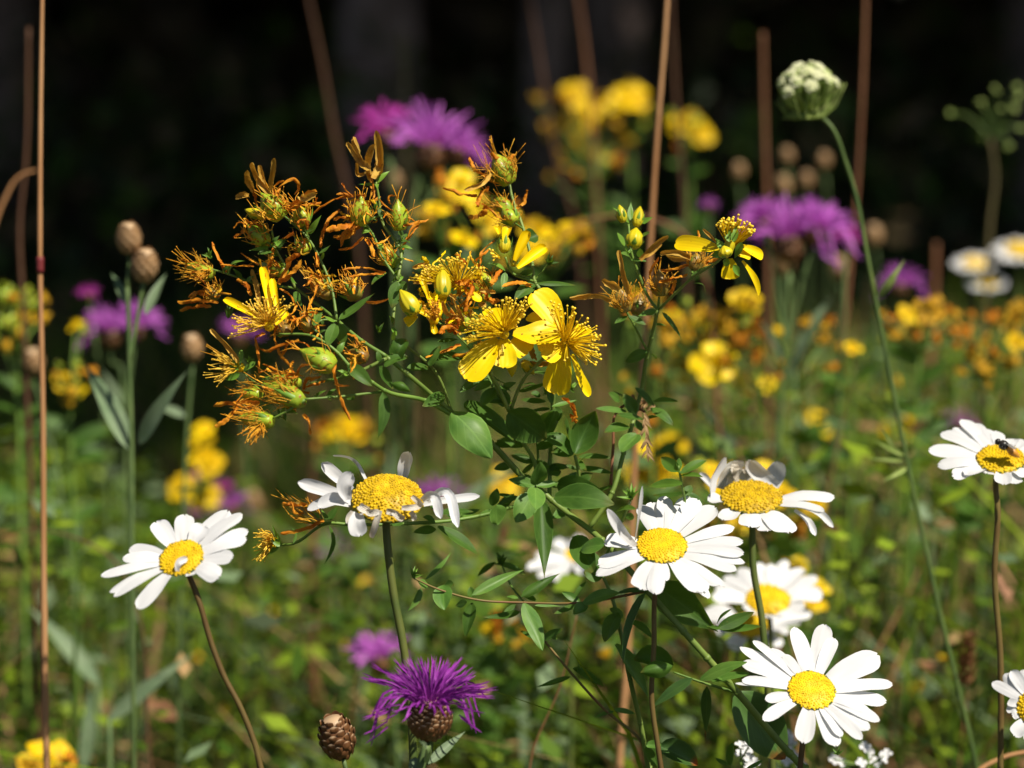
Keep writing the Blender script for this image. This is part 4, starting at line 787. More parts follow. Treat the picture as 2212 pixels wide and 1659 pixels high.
daisy('fully open white daisy at lower right facing the camera, sharp, nearest the bottom', 'J', (750,1122), .734, tc*.64+up*.72+RGT*.06, 165,
  [(640,690,118),(845,655,125),(905,765,90),(1215,868,165),(1305,1092,95),(1268,1200,90),(1218,1340,85),(1148,1395,85),(1092,1475,80),(920,1505,115),(950,1448,80),(690,1485,120),(415,1340,80),(430,1190,70),(268,1055,66),(225,1070,30),(265,935,80),(255,820,85),(345,788,60),(475,828,85),(560,880,70),(735,850,60),(1150,1270,70)],
  [('J',720,1300),('J',690,1480),('J',670,1659),('J',662,1760)], 12, .18, 330, 'disc', 'daisy stem red', pw=1.08)
daisy("white daisy in front of the wort's leaning stem, twisted petal standing at its left", 'M', (762,955), .736, tc*.52+up*.78, 200,
  [(305,930,130),(258,1110,140),(248,1200,115),(600,1305,190),(700,1345,120),(790,1220,70),(1090,1335,160),(1130,1365,90),(1215,1283,95),(1262,1283,70),(1345,1160,110),(1412,1090,95),(1405,1030,85),(1400,920,85),(1330,825,85),(1185,650,135),(1050,598,120),(975,555,115),(790,565,115),(690,600,130),(600,640,115)],
  [('I',1700,480),('I',1695,800),('I',1680,1200),('I',1720,1500),('I',1750,1700)], 11, .20, 330, 'disc', 'daisy stem red', pw=1.12,
  extra=[((560,970),(430,830,-.008),(330,670,-.012),90,(tc+RGT*.4).normalized(),'white petal'),((550,920),(570,780,-.006),(608,490,-.010),44,(tc*.6+RGT).normalized(),'white petal')])
daisy('white daisy at right with petals curled up at the back and drooping in front', 'M', (1462,575), .787, tc*.36+up*.90, 245,
  [(2115,575,110),(2035,680,115),(1765,860,190),(1600,840,150),(1450,825,170),(1240,745,130),(1120,610,110)],
  [('M',1470,850),('M',1480,1150),('M',1540,1500),('M',1570,1800)], 14, .26, 300, 'disc old', 'daisy stem',
  extra=[((1150,570),(1160,440),(1262,262),110,(tc*.7+RGT).normalized(),'white petal'),((1230,520,.02),(1300,380,.018),(1400,340,.012),150,(tc*.7+up*.6+RGT*.2).normalized(),'faded petal'),((1300,470,.02),(1330,390,.02),(1300,340,.012),130,tc,'faded petal'),((1400,450,.02),(1440,380,.02),(1450,345,.014),120,tc,'faded petal'),((1670,490,.012),(1560,420,.01),(1430,285,.008),140,(tc*.7-RGT*.5+up*.3).normalized(),'white petal'),((1640,500,.016),(1660,400,.016),(1650,295,.012),160,(tc-RGT*.3).normalized(),'white petal'),
         ((1800,640),(1990,700),(2105,815),66,(tc+up).normalized(),'white petal'),((1800,680),(1900,760),(1965,880),66,(tc+up).normalized(),'white petal'),((1160,500,.02),(1100,420,.02),(1060,385,.02),60,tc,'white petal')])
daisy('withered daisy left of centre with a domed disc and ragged hanging petals', 'L', (1070,590), .737, tc*.50+up*.84+RGT*.05, 285,
  [], [('L',1060,780),('L',1075,1000),('L',1120,1350),('L',1180,1659),('F',882,1470),('F',895,1700)], 17, .50, 460, 'disc old', 'daisy stem',
  extra=[((900,440,.012),(800,290,.010),(645,250,.004),76,(up+tc*.4).normalized(),'white petal'),((790,520,.006),(680,420,.006),(552,305,.004),110,(up*.5+tc).normalized(),'white petal'),((790,590),(600,530),(365,455),115,(up*.6+tc).normalized(),'white petal'),((780,640),(600,610),(440,675),86,(up*.7+tc).normalized(),'white petal'),((780,610,-.006),(640,600,-.008),(515,650,-.008),125,(up*.5+tc).normalized(),'white petal'),((760,600,-.008),(730,480,-.010),(795,385,-.010),130,(tc+RGT*.3).normalized(),'white petal'),
         ((1180,440,.014),(1210,330,.012),(1242,222,.010),130,(tc-RGT*.2).normalized(),'white petal'),((1340,640),(1560,600),(1795,570),84,(up+tc).normalized(),'white petal'),((1340,600,-.004),(1410,560,-.006),(1490,745,-.008),84,tc,'white petal'),((1380,610,-.002),(1500,530,-.004),(1622,815,-.008),84,(tc+RGT*.3).normalized(),'white petal'),((840,700,-.010),(830,780,-.012),(860,885,-.012),150,tc,'white petal'),((800,690,-.010),(770,740,-.010),(760,790,-.01),60,tc,'faded petal'),
         ((1010,680,-.014),(980,780,-.014),(940,895,-.012),56,tc,'faded petal'),((850,640,-.010),(880,670,-.012),(930,690,-.012),70,tc,'faded petal'),((1060,690,-.014),(1090,690,-.014),(1130,720,-.013),60,tc,'faded petal'),((1110,690,-.014),(1160,730,-.014),(1200,750,-.012),60,tc,'faded petal'),((1180,660,-.012),(1260,660,-.012),(1330,640,-.008),54,tc,'faded petal'),((1260,570,-.010),(1310,610,-.010),(1340,650,-.008),50,tc,'faded petal'),((1000,690,-.014),(960,700,-.014),(900,690,-.012),60,tc,'faded petal'),((1250,690,-.010),(1270,720,-.010),(1280,760,-.009),50,tc,'faded petal')])
daisy('white daisy at lower left on a bent brown stalk, its petals swept to the left', 'Y', (1175,295), .708, tc*.60+up*.68-RGT*.16, 148,
  [(655,415,80),(705,515,80),(740,555,60),(888,625,110),(795,297,90),(838,232,95),(1012,65,120),(1200,12,130),(1330,90,120),(1478,-20,150),(1568,8,110),(1605,110,110),(1600,175,90),(1512,290,95),(1425,425,115),(1250,405,80)],
  [('Y',1225,410),('Y',1290,580),('Y',1370,850),('Y',1450,1060),('Y',1560,1270),('Y',1650,1500),('Y',1700,1700)], 12, .14, 220, 'disc', 'daisy stem red', pw=1.0,
  extra=[((1150,385,-.004),(1158,330,-.0045),(1215,298,-.003),50,(tc+up*.3).normalized(),'white petal')])
daisy6 = daisy('white daisy at the right edge with a dark insect on its disc', 'X', (2060,1312), .790, tc*.44+up*.82-RGT*.08, 155,
  [(1808,1068,90),(1755,1105,90),(1675,1150,90),(1592,1250,100),(1648,1352,100),(1748,1425,95),(1828,1428,85),(1970,1405,100),(2080,1492,110),(2170,1475,95),(2240,1440,90),(2145,1175,90),(2040,1140,90),(1960,1112,90),(1880,1090,90),(2230,1190,90),(2330,1250,100),(2340,1340,100)],
  [('X',2032,1440),('X',2042,1659),('J',2010,300),('J',2050,900),('J',2050,1659),('J',2050,1800)], 13, .16, 170, 'disc', 'daisy stem red')
daisy('white daisy cut by the right edge near the bottom corner', 'J', (2290,1240), .775, tc*.75+up*.55-RGT*.4, 130,
  [(1995,1072,75),(2075,1008,85),(2130,990,85),(2200,980,80),(2100,1208,60),(2088,1252,60),(2130,1300,70),(2185,1335,70),(2145,1445,100),(2250,1480,100),(2400,1450,100),(2500,1300,100),(2480,1150,100),(2380,1000,100)],
  [('J',2310,1400),('J',2320,1659),('J',2320,1800)], 11, .3, 120)
daisy('blurred daisy below the right daisy, its stalk crossing in front', 'J', (450,500), .900, tc*.46+up*.80, 155,
  [(250,290,90),(395,235,90),(480,260,90),(570,215,90),(690,290,100),(785,335,100),(830,470,110),(700,560,100),(560,610,100),(430,615,110),(300,590,100),(90,400,110),(60,480,110),(150,330,90)],
  [('J',460,640),('J',470,900),('J',480,1659),('J',480,1800)], 12, .3, 90)
daisy('blurred daisy tucked lowest, under another blurred daisy', 'J', (320,680), .930, tc*.40+up*.85, 130,
  [(745,595,110),(680,640,100),(530,835,110),(430,800,90),(200,850,110),(90,700,110),(0,600,110),(60,540,110),(600,720,100)],
  [('J',330,800),('J',350,1200),('J',360,1700)], 12, .3, 80)
daisy('small blurred daisy peeping out behind the long hanging wort leaf', 'I', (1150,195), 1.00, tc*.5+up*.75+RGT*.3, 70,
  [(820,290,80),(900,340,80),(1000,370,80),(880,200,80),(1000,100,80),(1075,80,90),(1190,60,80),(1280,180,80),(1200,330,80)],
  [('I',1140,300),('I',1130,900),('I',1120,1700)], 10, .3, 60)
for c, rx, lb in [((2105,568), 26, 'far blurred white daisy near the right edge, level with the purple bloom'), ((2132,610), 24, 'far blurred white daisy lowest of the three at the right edge'), ((2205,540), 34, 'far blurred white daisy cut by the right edge above the others')]:
    daisy(lb, 'F', c, 1.5, tc*.35+up*.9, rx, [(c[0]+rx*1.9*math.cos(a*.45), c[1]+rx*.75*math.sin(a*.45), 17) for a in range(14)], [('F', c[0]-2, c[1]+40), ('F', c[0]-10, c[1]+300)], 12, .3, 40)
# the insect on the right daisy
cfly = at(*q('X', 2100, 1262), .7845); fly = thing('fly', 'small dark fly with an orange belly on the disc of the right-edge daisy', 'insect', cfly)
ax = (RGT * .75 - UP * .45 + TOC * .3).normalized()
m = MB(); blob(m, cfly - ax * .0012 + UP * .0012, .0016, 0, 1.25, ax, 10); blob(m, cfly - ax * .0033 + UP * .0012, .0011, 0, .9, ax, 10)
for k in range(6):
    s = 1 if k % 2 else -1; p0 = cfly - ax * (.0022 - .001 * (k // 2)) + UP * .0008; sd_ = ax.cross(UP).normalized() * s
    tube(m, [p0, p0 + sd_ * .0018 + UP * .0006, p0 + sd_ * .0028 - UP * .0016], .00012, .00008, 4, 5)
m.build('body', 'insect dark', fly)
m = MB(); lathe(m, cfly + UP * .001, cfly + ax * .0046 + UP * .0002, .0026, lambda v: max(.08, math.sin(math.pi * (.15 + .8 * v))), 10, 8, 2, .0, .0); m.build('abdomen', 'insect orange', fly)
for s in (1, -1):
    sd_ = ax.cross(UP).normalized() * s; b = cfly - ax * .001 + UP * .0022
    m = MB(); strip(m, leafpath(b, b + ax * .0045 + sd_ * .0022 + UP * .0004, UP, .02), .0018, UP, p_petal, .02, 5); m.build('wing', 'insect wing', fly)

# ------------------------------------------------------------------ knapweeds
def knapweed(label, heads, d, stem_px, leaves=(), det=1., grp='purple knapweeds in bloom', cat='knapweed', name='knapweed', smat='knap stem', sw=11):
    """heads: (x, y of floret centre, width, florets material or None, [tilt], [bract material])"""
    sw *= 1.0 if det > 1.2 else .62
    sp = [at(x, y, d) for x, y in stem_px]; last = sp[-1]; foot = Vector((last.x + (last.x - sp[-2].x) * .3, last.y + .02, 0))
    o = thing(name, label, cat, foot, grp)
    for hi, hd in enumerate(heads):
        x, y, w, fm = hd[:4]; tl = hd[4] if len(hd) > 4 else rv(.2); bm = hd[5] if len(hd) > 5 else 'bract'
        W_ = pxm(w, d); ax = (UP + TOC * .15 + tl).normalized(); c = at(x, y, d)
        iw = W_ * ((.45 if det > .9 else .34) if fm else .95); ih = iw * (.85 if fm else 1.15); top = c - ax * W_ * (.10 if fm else -.45 * ih / W_); bot = top - ax * ih
        m = MB()
        prof = lambda v: max(.2, math.sin(math.pi * (.16 + .68 * v ** .9)))
        lathe(m, bot, top, iw * .94, prof, 14, 10, 3, .0, .0); s, u = ortho(ax); ns = int(64 * max(.5, det))
        for k in range(ns):
            v = (k + .5) / ns; a = k * 2.39996; rad = s * math.cos(a) + u * math.sin(a)
            p = bot + ax * ih * v * .92 + rad * iw * .46 * prof(v); d2 = (ax + rad * .25).normalized()
            strip(m, leafpath(p - d2 * ih * .08, p + d2 * ih * .17, rad, .12, [0, .3, .6, .85, 1]), ih * .22, rad, p_petal, -.2, 3)
        m.build('involucre', bm, o)
        if fm:
            m = MB(); nf = int(80 * det)
            for k in range(nf):
                f = math.sqrt((k + .5) / nf); a = k * 2.39996; rad = s * math.cos(a) + u * math.sin(a)
                outer = f > .82; L = W_ * (rnd.uniform(.34, .50) if outer else rnd.uniform(.26, .38) * (1.0 if det > .9 else 1.35))
                dr = (ax * (1.05 - .70 * f) + rad * (1.05 * f + .05) + rv(.16)).normalized(); p0 = top + rad * iw * .36 * f
                p2 = p0 + dr * L; p1 = p0.lerp(p2, .5) + ax * L * .12
                if outer and rnd.random() < .5: p2 = p2 - UP * L * rnd.uniform(.3, 1.3) * abs(rad.dot(RGT)) ** 2
                wd = W_ * (.020 if outer else .014) * (1.0 if det > .9 else 1.9)
                strip(m, catmull([p0, p1, p2], 8), wd, (TOC + rv(.5)).normalized(), p_rib, .3, 3)
                if outer or det > .9:
                    for z in (-1, 0, 1):
                        e = (dr + rv(.35) + rad * .15).normalized(); st = p0.lerp(p2, .62) + ax * L * .06
                        strip(m, catmull([st, st + (p2 - st) * .5 + e * L * .06, p2 + e * L * .17], 5), wd * .75, (TOC + rv(.5)).normalized(), p_blade, .2, 3)
            m.build('florets', fm, o)
        j = sp[min(1, len(sp) - 1)] if hi else sp[0]
        m = MB(); tube(m, ([bot + ax * ih * .05, bot.lerp(j, .5) - ax * W_ * .02, j] if hi else [bot + ax * ih * .05, bot - ax * W_ * .25, sp[0]]), pxm(sw, d) * .45, pxm(sw, d) * .5, 7); m.build('flower_stalk', smat, o)
    m = MB(); tube(m, sp + [foot], pxm(sw, d) / 2, pxm(sw, d) * .6, 7, 6 * len(sp)); m.build('stem', smat, o)
    for (bx, by), (tx, ty), w in leaves:
        f = face_rand(.5, .3); m = MB(); strip(m, leafpath(at(bx, by, d), at(tx, ty, d + rnd.uniform(-.03, .03)), f, .06), pxm(w, d), f, p_lance, .15, 5); m.build('leaf', 'knap leaf', o)
    return o
knapweed('purple knapweed flower low in front of the withered daisy stalk', [(930, 1492, 222, 'purple', RGT*.04)], .716, [(922,1610),(908,1660),(900,1720)], [((915,1645),(905,1600),30),((925,1650),(1005,1580),22),((905,1660),(885,1640),30)], 2.2, sw=20)
knapweed('closed scaly brown knapweed bud left of the low purple flower', [(727, 1588, 84, None, -RGT*.25)], .735, [(742,1640),(760,1720)], (), 1.0, 'knapweed buds', sw=16)
PB = 'purple bright'
knapweed('blurred magenta knapweed at top, left bloom of the upper purple pair', [(832,265,135,'magenta')], 1.22, [(845,345),(850,500),(855,800)], [((880,560),(860,450),26)], .6, sw=16)
knapweed('blurred wide purple knapweed at top, right bloom of the upper purple pair', [(935,290,200,PB,RGT*.1),(1000,310,120,PB,RGT*.5)], 1.2, [(900,380),(893,480),(885,800)], [((893,620),(865,520),30)], .7, sw=18)
knapweed('blurred wide purple knapweed right of the in-focus wort, below the wild carrot', [(1700,490,200,PB),(1775,475,150,PB,RGT*.4),(1640,460,110,PB,-RGT*.4)], 1.13, [(1705,590),(1700,750),(1680,950)], [((1700,820),(1795,650),22),((1690,780),(1640,690),20)], .7, sw=14)
knapweed('small bright magenta knapweed at the right end of the wide purple bloom', [(1833,508,66,'magenta')], 1.14, [(1825,580),(1822,700),(1800,1000)], (), .5, sw=12)
knapweed('blurred violet knapweed at left beside the two pale brown heads', [(240,700,130,PB),(300,690,120,PB,RGT*.3)], 1.18, [(262,790),(270,900),(275,1200)], [((270,880),(220,800),18)], .7, sw=14)
knapweed('magenta knapweed bud just opening, above the violet bloom at left', [(190,630,50,'magenta',-RGT*.1)], 1.2, [(200,700),(215,800),(230,1100)], (), .5, sw=10)
knapweed('violet knapweed half hidden behind the fading yellow flower', [(520,712,95,PB)], 1.35, [(525,800),(530,1000),(535,1200)], (), .5, sw=10)
knapweed('blurred pink-purple knapweed behind the low purple flower', [(815,1405,130,PB,-RGT*.1)], 1.05, [(850,1480),(855,1600),(860,1700)], (), .6, sw=12)
knapweed('blurred purple knapweed just behind the right side of the withered daisy', [(945,1060,110,PB)], 1.2, [(940,1120),(935,1250),(930,1500)], (), .5, sw=10)
knapweed('blurred purple knapweed under the left twig of the wort', [(712,1185,90,PB)], 1.5, [(712,1240),(715,1400),(720,1600)], (), .5, sw=10)
knapweed('blurred purple knapweed right of the green carrot stem', [(1950,602,105,PB)], 1.3, [(1945,660),(1940,800),(1930,1100)], (), .5, sw=10)
knapweed('blurred purple knapweed above the right-edge daisy', [(2068,915,90,PB)], 1.5, [(2060,970),(2050,1100),(2040,1300)], (), .5, sw=10)
knapweed('purple knapweed mixed with yellow toadflax at left, right of its spike', [(500,1085,80,PB),(484,1050,50,'magenta')], 1.3, [(490,1140),(485,1260),(480,1500)], (), .5, sw=10)
knapweed('purple knapweed mixed with yellow toadflax at left, below its spike', [(425,1030,50,'purple bright'),(420,1108,60,PB)], 1.32, [(415,1150),(410,1260),(400,1500)], (), .5, sw=10)
knapweed('tiny magenta knapweed left of the wide purple bloom', [(1532,440,46,PB)], 1.35, [(1530,490),(1528,600),(1520,900)], (), .5, sw=10)
knapweed('pale brown knapweed seed heads on two stems at left, sharper than those around', [(278,512,58,None,RGT*.02,'bract pale'),(313,570,62,None,RGT*.1,'bract pale')], .92, [(275,620),(280,780),(285,1000),(285,1250)], [((283,975),(182,785),46),((300,960),(405,800),36),((275,660),(240,590),20),((315,680),(360,590),24)], 1., 'brown knapweed heads', sw=15)
knapweed('blurred brown knapweed head left of the tuft of golden stamens', [(415,748,50,None,RGT*0,'bract pale')], 1.05, [(415,800),(408,880),(395,1100)], [((400,900),(330,875),22)], .6, 'brown knapweed heads', sw=12)
knapweed('blurred brown knapweed head behind the tall tan stalk at left', [(72,778,50,None,RGT*0,'bract pale')], 1.1, [(75,830),(110,950),(150,1200)], (), .6, 'brown knapweed heads', sw=10)
for x, y, w, dd, lb in [(1700,335,34,1.3,'topmost small brown bud above the wide purple bloom'),(1780,345,34,1.3,'small brown bud right of the topmost one above the wide purple bloom'),(1692,398,40,1.28,'pinkish bud just above the wide purple bloom'),(1742,388,36,1.3,'small brown bud in the middle above the wide purple bloom'),(1596,368,34,1.3,'small brown bud left of the tall stalk by the wide purple bloom'),(1888,506,44,1.25,'round brown bud right of the wide purple bloom'),
                        (1690,560,60,1.15,'brown scaly head under the middle of the wide purple bloom'),(1812,575,46,1.2,'brown scaly head under the right end of the wide purple bloom'),(548,1080,40,1.35,'tan knapweed head right of the toadflax and purple blooms'),(850,390,44,1.22,'pinkish knapweed head beneath the upper purple pair')]:
    dd *= 1.25
    knapweed(lb, [(x, y, w * .9, None, rv(.1), 'bract pale')], dd, [(x+4, y+40), (x+8, y+180), (x, y+450)], (), .5, 'brown knapweed heads', sw=8)

# ------------------------------------------------------------------ wild carrots
def carrot(label, x, y, w, d, stem_px, cm='cream', closed=True, sw=11):
    sp = [at(a, b, d) for a, b in stem_px]; foot = Vector((sp[-1].x + .03, sp[-1].y + .01, 0)); o = thing('wild_carrot', label, 'wildflower', foot, 'wild carrots')
    c = at(x, y, d); W_ = pxm(w, d); ax = (UP + TOC * .2 - RGT * .08).normalized(); s, u = ortho(ax); base_ = c - ax * W_ * .42
    m = MB(); tube(m, [base_] + sp + [foot], pxm(sw, d) * .4, pxm(sw, d) * .55, 8, 8 * len(sp)); m.build('stem', 'umbel stem', o)
    m = MB(); mg = MB()
    for k in range(22):
        f = math.sqrt((k + .5) / 22); a = k * 2.39996; rad = s * math.cos(a) + u * math.sin(a)
        p = c + rad * W_ * .42 * f + ax * W_ * (.36 * (1 - f * f) - .06 - .18 * math.exp(-(f / .3) ** 2))
        tube(mg, [base_, base_.lerp(p, .6) + rad * W_ * .14 * f, p], pxm(4, d), pxm(13, d), 6, 6)
        nn = (ax + rad * 1.5 * f + rv(.12)).normalized(); p = p + rv(W_ * .02)
        for z in range(26):
            f2 = math.sqrt((z + .5) / 26); a2 = z * 2.39996; s2, u2 = ortho(nn)
            blob(m, p + (s2 * math.cos(a2) + u2 * math.sin(a2)) * W_ * .095 * f2 + nn * W_ * (.035 * (1 - f2) + rnd.uniform(-.012, .012)), W_ * rnd.uniform(.016, .03), 0, 1, nn, 5)
        blob(mg, p - nn * W_ * .055, W_ * .098, 0, .8, nn, 7)
    mg.build('umbel_rays', 'umbel green', o); m.build('florets', cm, o)
    m = MB()
    for k in range(26):
        a = k * .2417 + rnd.uniform(-.1, .1); rad = s * math.cos(a) + u * math.sin(a)
        p1 = base_ + rad * W_ * rnd.uniform(.3, .62) + ax * W_ * rnd.uniform(-.05, .4); tube(m, [base_, base_ + rad * W_ * .28 - ax * W_ * .06, p1], pxm(3.2, d), pxm(1, d), 4, 6)
    m.build('bracts', 'umbel green', o)
    return o
car = carrot('pale green-white wild carrot head on a tall leaning green stem at upper right', 1742, 178, 150, .905, [(1785,262),(1830,360),(1880,590),(1905,720),(1960,1000),(2020,1280),(2110,1660)])
for (bx, by), (tx, ty), w in [((1898,640),(1955,560),16),((1898,640),(1940,600),10),((1895,640),(1880,580),8),((1955,985),(1885,950),10),((1945,990),(1900,920),9),((1950,995),(1870,990),8),((1960,1010),(1905,1040),9)]:
    m = MB(); strip(m, leafpath(at(bx, by, .905), at(tx, ty, .90), TOC, .08), pxm(w, .9), TOC, p_lance, .1, 5); m.build('leaf', 'umbel green', car)
def umbel_dots(label, pts, d, stem_px, r, mt):
    sp = [at(a, b, d) for a, b in stem_px]; foot = Vector((sp[-1].x, sp[-1].y + .02, 0)); o = thing('wild_carrot', label, 'wildflower', foot, 'wild carrots')
    m = MB(); tube(m, sp + [foot], pxm(8, d) / 2, pxm(12, d) / 2, 7); m.build('stem', 'stalk olive', o)
    m = MB()
    for x, y in pts:
        p = at(x, y, d + rnd.uniform(-.02, .02)); tube(m, [sp[0], sp[0].lerp(p, .6) + UP * .004, p], pxm(3, d), pxm(3, d), 4)
        for k in range(5): blob(m, p + rv(pxm(r, d) * .6), pxm(r, d) * .55, 1, 1, None, 6)
    m.build('seed_head', ['umbel stem', mt], o)
umbel_dots('faded umbel with separate green-tan tufts at the upper right edge', [(2118,225),(2150,195),(2160,240),(2128,300),(2055,245),(2190,235),(2180,315),(2205,280),(2200,210),(2195,190)], 1.35, [(2140,300),(2150,380),(2140,470),(2130,640),(2120,900)], 9, 'umbel green')

# ------------------------------------------------------------------ blurred worts and other yellow flowers
def y_mid(fl): return sum(e[1] for e in fl) / len(fl)
def bg_wort(label, fl, d, stem_px, name='saint_johns_wort', cat='wildflower', grp="blurred saint john's worts", leaves=9):
    if d > 1.15 and y_mid(fl) < 450:
        k_ = 1.22; d = d * k_
    if 600 < y_mid(fl) < 860: d = min(d, 1.16)
    if name != 'toadflax' and len(fl) > 2:
        xs = [e[0] for e in fl]; ys = [e[1] for e in fl]; fl = list(fl)
        for k in range(int(len(fl) * 1.8)): fl.append((rnd.uniform(min(xs) - 30, max(xs) + 30), rnd.uniform(min(ys) - 16, max(ys) + 42), rnd.uniform(11, 21), rnd.choice('ooorrg')))
    sp = [at(a, b, d) for a, b in stem_px]; foot = Vector((sp[-1].x, sp[-1].y + .03, 0)); o = thing(name, label, cat, foot, grp)
    m = MB(); tube(m, sp + [foot], pxm(8, d) / 2, pxm(11, d) / 2, 6)
    tips = []
    for e in fl:
        p = at(e[0], e[1], d + rnd.uniform(-.03, .03)); k = min(len(sp) - 1, 1); j = min(sp, key=lambda z: (z - p).length + (0.02 if z.z > p.z else 0)); tips.append((p, e))
        if j.z > p.z: j = foot.lerp(sp[-1], .9)
        tube(m, [j, j.lerp(p, .55) + UP * .002, p - UP * .001], pxm(6, d) / 2, pxm(5, d) / 2, 5)
    m.build('stem', 'wort twig', o)
    for p, e in tips:
        R_ = pxm(e[2], d) * (1.0 if d > 1.3 else 1.12) * rnd.uniform(.8, 1.15); kind = e[3] if len(e) > 3 else 'y'; f = MB(); ax = (UP * .7 + TOC * .7 + rv(.5)).normalized(); s, u = ortho(ax)
        if kind == 'y':
            for k in range(5):
                a = k * 1.2566 + rnd.random() * .3; rad = s * math.cos(a) + u * math.sin(a)
                strip(f, leafpath(p, p + rad * R_ * rnd.uniform(.85, 1.1) + ax * R_ * rnd.uniform(-.2, .3), ax, .1), R_ * .85, ax, p_petal, .12, 5)
            for k in range(22):
                a = rnd.random() * 6.28; rad = s * math.cos(a) + u * math.sin(a); tube(f, [p, p + ax * R_ * rnd.uniform(.3, .7) + rad * R_ * rnd.uniform(.1, .6)], R_ * .018, R_ * .03, 3, 2)
            f.build('flower', rnd.choice(['yellow petal', 'deep yellow', 'deep yellow']), o)
        else:
            for k in range(9):
                dd = (UP * .5 + rv(1)).normalized(); strip(f, leafpath(p, p + dd * R_ * rnd.uniform(.7, 1.1), (TOC + rv(.5)).normalized(), .15), R_ * .28, (TOC + rv(.5)).normalized(), p_rib, .3, 3)
            blob(f, p, R_ * .5, 0, 1.2, UP, 8)
            f.build('withered_head', {'o': 'gold head', 'r': 'withered petal', 'g': 'capsule'}[kind], o)
    for k in range(leaves):
        t = rnd.random(); a, b = (sp[0], sp[-1]); p = a.lerp(b, t); dd = (RGT * rnd.choice((-1, 1)) * rnd.uniform(.5, 1) + UP * rnd.uniform(0, .6) + TOC * rnd.uniform(-.6, .6)).normalized(); L = rnd.uniform(.012, .022); f = face_rand()
        m = MB(); strip(m, leafpath(p, p + dd * L, f, .05), L * .42, f, p_oval, .1, 5); m.build('leaf', 'wort leaf', o)
    return o
bg_wort("blurred yellow wort at top centre, left of the tall tan stalk", [(1240,205,45),(1265,258,42),(1215,215,30,'o'),(1188,288,30,'o'),(1290,230,34,'o'),(1305,330,30),(1345,300,30,'o'),(1250,290,30,'o'),(1280,340,26,'o'),(1330,260,26,'o'),(1230,250,26,'o'),(1330,350,24,'r')], 1.38, [(1290,380),(1300,480),(1320,640)])
bg_wort('blurred yellow wort bloom at top, beside the tall tan stalk', [(1362,212,52),(1335,225,34),(1385,230,30,'o')], 1.4, [(1362,300),(1365,400),(1360,640)])
bg_wort('small blurred yellow wort right of the tall tan stalk near the top', [(1470,268,26),(1515,290,28,),(1500,262,18,'o')], 1.35, [(1490,340),(1490,450),(1480,640)])
bg_wort('blurred yellow wort behind the middle of the in-focus plant, with leaning petals', [(995,395,36),(945,455,32),(925,470,24,'o'),(985,420,26),(920,500,24,'o')], 1.15, [(960,540),(965,640),(970,800)])
bg_wort('blurred yellow wort behind the centre stem of the in-focus plant', [(1055,480,42),(1030,440,26),(1100,470,26),(1085,545,26,'g'),(1000,520,34)], 1.15, [(1050,590),(1050,700),(1050,860)])
bg_wort('blurred yellow wort right of the centre stem, under the brown arching grass', [(1160,498,36),(1225,510,34),(1260,500,28,'o'),(1190,540,24,'o'),(1150,540,22)], 1.2, [(1195,600),(1200,700),(1200,900)])
bg_wort('large blurred yellow wort cluster right of the in-focus flowers', [(1610,655,40),(1555,690,34,'o'),(1590,720,34),(1545,785,46),(1478,790,40),(1520,700,34),(1455,690,30),(1440,735,28,'o'),(1500,690,30,'o'),(1530,730,30,'o'),(1470,700,26,'o'),(1580,770,20,'r'),(1600,740,24,'r'),(1610,690,22,'g')], 1.22, [(1545,830),(1550,930),(1555,1100)])
bg_wort('golden seeding wort between the yellow cluster and the carrot stem, half hidden by stems', [(1690,720,18),(1740,700,20,'o'),(1780,735,18,'o'),(1660,830,20),(1720,790,18,'o'),(1640,760,22,'o'),(1790,690,16,'r')], 1.45, [(1720,850),(1720,950),(1720,1150)])
bg_wort('golden wort low behind the right wort branch, left end of the yellow haze', [(1400,700,18,'o'),(1370,640,18),(1420,640,16,'o'),(1360,700,16,'g'),(1440,860,20,'o'),(1500,880,18)], 1.4, [(1410,900),(1410,1000),(1410,1200)])
bg_wort('two small blurred yellow wort blooms one above the other, right of the withered spikelet', [(1765,905,26),(1768,945,26)], 1.4, [(1766,990),(1770,1080),(1775,1250)])
bg_wort('single small yellow wort bloom left of the carrot stem', [(1842,752,24)], 1.4, [(1842,790),(1840,900),(1835,1100)])
bg_wort('blurred yellow wort blooms behind the carrot stem, left of the right-edge daisy', [(1920,925,24),(1960,925,28),(1985,930,24),(1990,945,18,'o')], 1.4, [(1955,980),(1955,1080),(1950,1300)])
bg_wort('rusty gold faded wort below the right purple bloom', [(1985,700,34,'o'),(1940,722,28,'o'),(2035,690,28,'o'),(1925,700,24,'r'),(2010,660,30,'o'),(1960,680,24),(2060,720,20,'r')], 1.5, [(1985,760),(1980,880),(1970,1100)])
bg_wort('orange faded wort near the right edge', [(2100,765,30,'o'),(2085,720,24,'r'),(2120,795,24,'o'),(2175,790,24,'o'),(2180,700,30,'o'),(2195,740,26,),(2145,690,22,'r'),(2190,670,22,'o')], 1.5, [(2130,830),(2130,950),(2120,1150)])
bg_wort('bright yellow wort bloom behind the dark twig left of the right daisy', [(1415,1000,52),(1440,975,40),(1400,1035,36),(1375,1020,30)], 1.25, [(1410,1070),(1415,1180),(1420,1400)])
bg_wort('yellow and orange wort directly behind the right daisy', [(1690,1075,36),(1740,1115,34,'o'),(1650,1020,30),(1760,1100,26),(1600,1125,30),(1720,1150,30,'r'),(1560,1055,30),(1540,1020,26)], 1.1, [(1690,1170),(1695,1260),(1700,1450)])
bg_wort('yellow wort bloom behind the blurred daisy, above its petals', [(1720,1225,26),(1770,1270,24),(1760,1300,22)], 1.1, [(1740,1330),(1745,1400),(1750,1560)])
